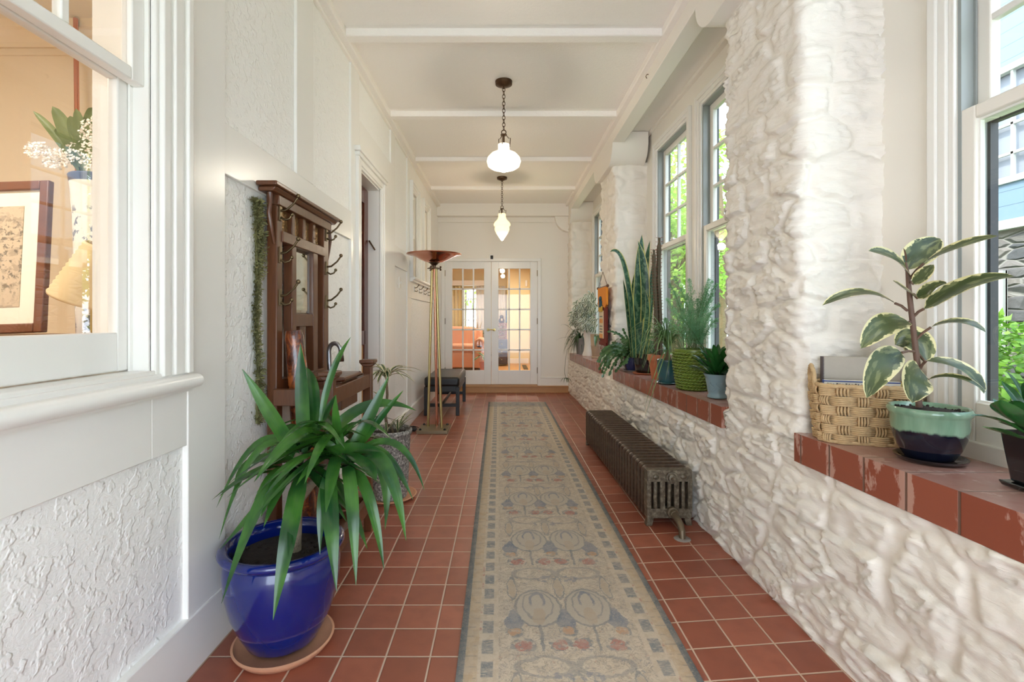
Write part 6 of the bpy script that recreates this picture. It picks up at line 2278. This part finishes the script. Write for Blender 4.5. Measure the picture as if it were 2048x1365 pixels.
# ------------------------------------------------------------------ far sill
x, y = 1.262, 7.12
t = thing('potted_ficus', 'bushy variegated ficus in a white vase shaped pot', 'potted plant', (x, y, sz(y)))
pot(t, [(0, 0.0), (0.10, 0.0), (0.104, 0.012), (0.082, 0.07), (0.070, 0.16), (0.076, 0.27), (0.094, 0.36), (0.098, 0.372), (0.09, 0.372), (0.08, 0.34), (0, 0.33)], 'white_glaze', 0.085, 0.345)
m = MB(); rnd = random.Random(12)
for k in range(9):
    a = rnd.uniform(0, 6.283)
    m.tube([(0, 0, 0.34), (0.05 * math.cos(a), 0.05 * math.sin(a), 0.55), (0.16 * math.cos(a), 0.2 * math.sin(a), rnd.uniform(0.6, 0.85))], [0.008, 0.005, 0.003], 5)
obj('branches', m, 'bark', t)
m = MB()
clumps = [(rnd.uniform(-.17, .10), rnd.uniform(-.26, .2), rnd.uniform(0.46, 0.80), rnd.uniform(0.07, 0.12)) for _ in range(20)] + [(-0.2, -.1, .60, .08), (-.22, 0, .52, .07), (0.02, 0, 0.88, 0.07), (-.1, -.2, .48, .09)]
for (cx, cy, cz, cr) in clumps:
    for k in range(48):
        d = Vector((rnd.gauss(0, 1), rnd.gauss(0, 1), rnd.gauss(0, 1))).normalized() * cr * (0.4 + 0.6 * rnd.random())
        p = Vector((cx, cy, cz)) + d
        if p.x + x > 1.33: continue
        dr = Vector((d.x * 4 + rnd.uniform(-.5, .2), d.y * 4 + rnd.uniform(-.5, .5), -0.7 + rnd.uniform(-.4, .7)))
        m.leaf(p, p + dr.normalized() * 0.035, p + dr.normalized() * rnd.uniform(.055, .085), 0.034, n=4, fold=0.2, shape=lambda s: math.sin(math.pi * min(1, .08 + .92 * s)) if s < 1 else 0, hint=(rnd.uniform(-.9, .5), -0.8, rnd.uniform(0, 1)))
obj('leaves', m, 'ficus_leaf', t, angle=180)

x, y = 1.268, 6.58
t = thing('clay_pot', 'ribbed beige clay pot beside the white vase shaped pot', 'pot', (x, y, sz(y)))
m = MB(); m.lathe([(0, 0.0), (0.072, 0.0), (0.076, 0.01), (0.06, 0.025), (0.064, 0.03), (0.080, 0.16), (0.082, 0.17), (0.078, 0.175), (0.086, 0.30), (0.088, 0.32), (0.082, 0.322), (0.075, 0.29), (0, 0.28)], 40); obj('pot', m, 'beige_clay', t, angle=60)
m = MB(); m.disc(0.077, 0.292, 30, dome=0.01); obj('soil', m, 'soil', t)
m = MB(); rnd = random.Random(3)
for k in range(7):
    a = rnd.uniform(4.4, 6.0)
    o = Vector((math.cos(a), math.sin(a), 0))
    c = Vector((o.x * 0.06, o.y * 0.06, 0.29))
    m.leaf(c, c + o * 0.08 + Vector((0, 0, 0.06)), c + o * 0.17 + Vector((0, 0, -0.06 - 0.08 * rnd.random())), 0.05, n=6, fold=0.2, hint=(0, -1, 0.5))
obj('leaves', m, 'cactus_leaf', t, angle=180)

x, y = 1.205, 7.56
t = thing('spider_plant', 'arching spider plant in a small clay pot on the far sill end', 'potted plant', (x, y, sz(y)))
pot(t, [(0, 0.0), (0.062, 0.0), (0.068, 0.09), (0.085, 0.21), (0.09, 0.215), (0.092, 0.245), (0.084, 0.247), (0, 0.2)], 'grey_clay', 0.08, 0.22)
O = Vector((x, y, sz(y)))
m = MB(); rnd = random.Random(19)
for k in range(60):
    a = rnd.uniform(1.4, 5.6)
    o = Vector((math.cos(a), math.sin(a) * 0.5, 0))
    c = Vector((0, 0, 0.23))
    ln = rnd.uniform(0.2, 0.4)
    m.leaf(c, c + o * ln * 0.5 + Vector((0, 0, ln * rnd.uniform(0.3, 0.9))), c + o * ln * rnd.uniform(.7, 1.0) + Vector((0, -0.03, rnd.uniform(-0.32, 0.05))), 0.016, n=9, fold=0.35, shape=lambda s: (1 - s ** 2.5) if s < 1 else 0)
for (c, tp) in (((1138, 668), (1109, 682)), ((1130, 640), (1121, 652)), ((1140, 660), (1126, 708))):
    m.leaf((0, 0, 0.23), at(*c, 7.5) - O, at(*tp, 7.4) - O, 0.018, n=10, fold=0.35, shape=lambda s: (1 - s ** 2.5) if s < 1 else 0)
# hanging runner with its plantlet
P = [at(1134, 700, 7.42) - O, at(1131, 720, 7.38) - O, at(1129, 745, 7.36) - O, at(1132, 758, 7.36) - O]
m.tube([Vector((-0.05, 0, 0.22))] + P, 0.003, 5)
for k in range(12):
    a = k * 2.4
    m.leaf(P[-1], P[-1] + Vector((math.cos(a) * .05, math.sin(a) * .04, 0.04)), P[-1] + Vector((math.cos(a) * .09, math.sin(a) * .06, -0.06)), 0.014, n=6, fold=0.3)
obj('leaves', m, 'spider_leaf', t, angle=180)

# textile on the second pier
yA, yB = 5.07, 5.53
zt, zb = 1.555, 0.935
t = thing('wall_hanging', 'orange and dark red woven doll wall hanging on the second pier', 'wall hanging', (1.185 + dxr(5.3) - 0.055, 5.3, zb))
h = zt - zb
m = MB(); m.box(-0.008, 0.008, -0.22, 0.12, 0, h * 0.66); obj('red_backing', m, 'red_cloth', t, bevel=0.003)
m = MB(); m.prism([(-0.24, h), (0.20, h), (0.20, h * 0.72), (0.13, h * 0.66), (-0.04, h * 0.70), (-0.16, h * 0.64), (-0.24, h * 0.70)][::-1], 'x', -0.016, 0.006); obj('orange_cloth', m, 'orange_cloth', t)
m = MB(); m.box(-0.012, -0.005, 0.14, -0.10, 0.12, 0.0); m = MB(); m.box(-0.018, -0.006, -0.085, 0.105, h * 0.12, h * 0.60); pc = obj('cream_panel', m, 'cream_cloth', t, bevel=0.002)
for zz in (0.42, 0.16):
    for q in range(3):
        m = MB(); m.box(-0.021, -0.016, -0.07 + q * 0.06, -0.04 + q * 0.06, h * zz - 0.022, h * zz + 0.022); obj('orange_patch', m, 'orange_cloth', pc, smooth=False)
m = MB()
for zz in (0.23, 0.28, 0.33, 0.5): m.box(-0.020, -0.016, -0.06, 0.08, h * zz - 0.004, h * zz + 0.004)
obj('dark_stitching', m, 'teal_cloth', pc, smooth=False)
m = MB(); m.box(-0.03, -0.014, -0.075, 0.10, h * 0.58, h * 0.68); obj('doll_skirt', m, 'mustard_cloth', t, bevel=0.012)
m = MB(); m.ball((-0.026, 0.01, h * 0.80), 0.036, 12, 8, sq=(0.5, 1, 0.9)); m.box(-0.034, -0.014, -0.04, 0.055, h * 0.66, h * 0.77); obj('doll_body', m, 'teal_cloth', t, bevel=0.01)
m = MB(); m.box(-0.014, 0.004, -0.22, 0.14, -0.0, h * 0.06); obj('red_hem', m, 'red_cloth', t, bevel=0.003)
m = MB()
for q in range(8): m.tube([(0, -0.21 + q * 0.045, 0.005), (-0.004, -0.21 + q * 0.045, -0.05 - (0.06 if q == 0 else 0))], 0.003, 5)
obj('tassel', m, 'red_cloth', t)
m = MB(); m.tube([(-0.006, -0.27, h + 0.005), (-0.006, 0.23, h + 0.005)], 0.009, 8); m.ball((-0.006, -0.27, h + .005), 0.016); m.ball((-0.006, 0.23, h + .005), 0.016)
m.tube([(-0.006, -0.25, h + 0.01), (-0.004, -0.02, h + 0.17), (-0.006, 0.21, h + 0.01)], 0.003, 5); obj('hanging_rod', m, 'dark_oak', t)
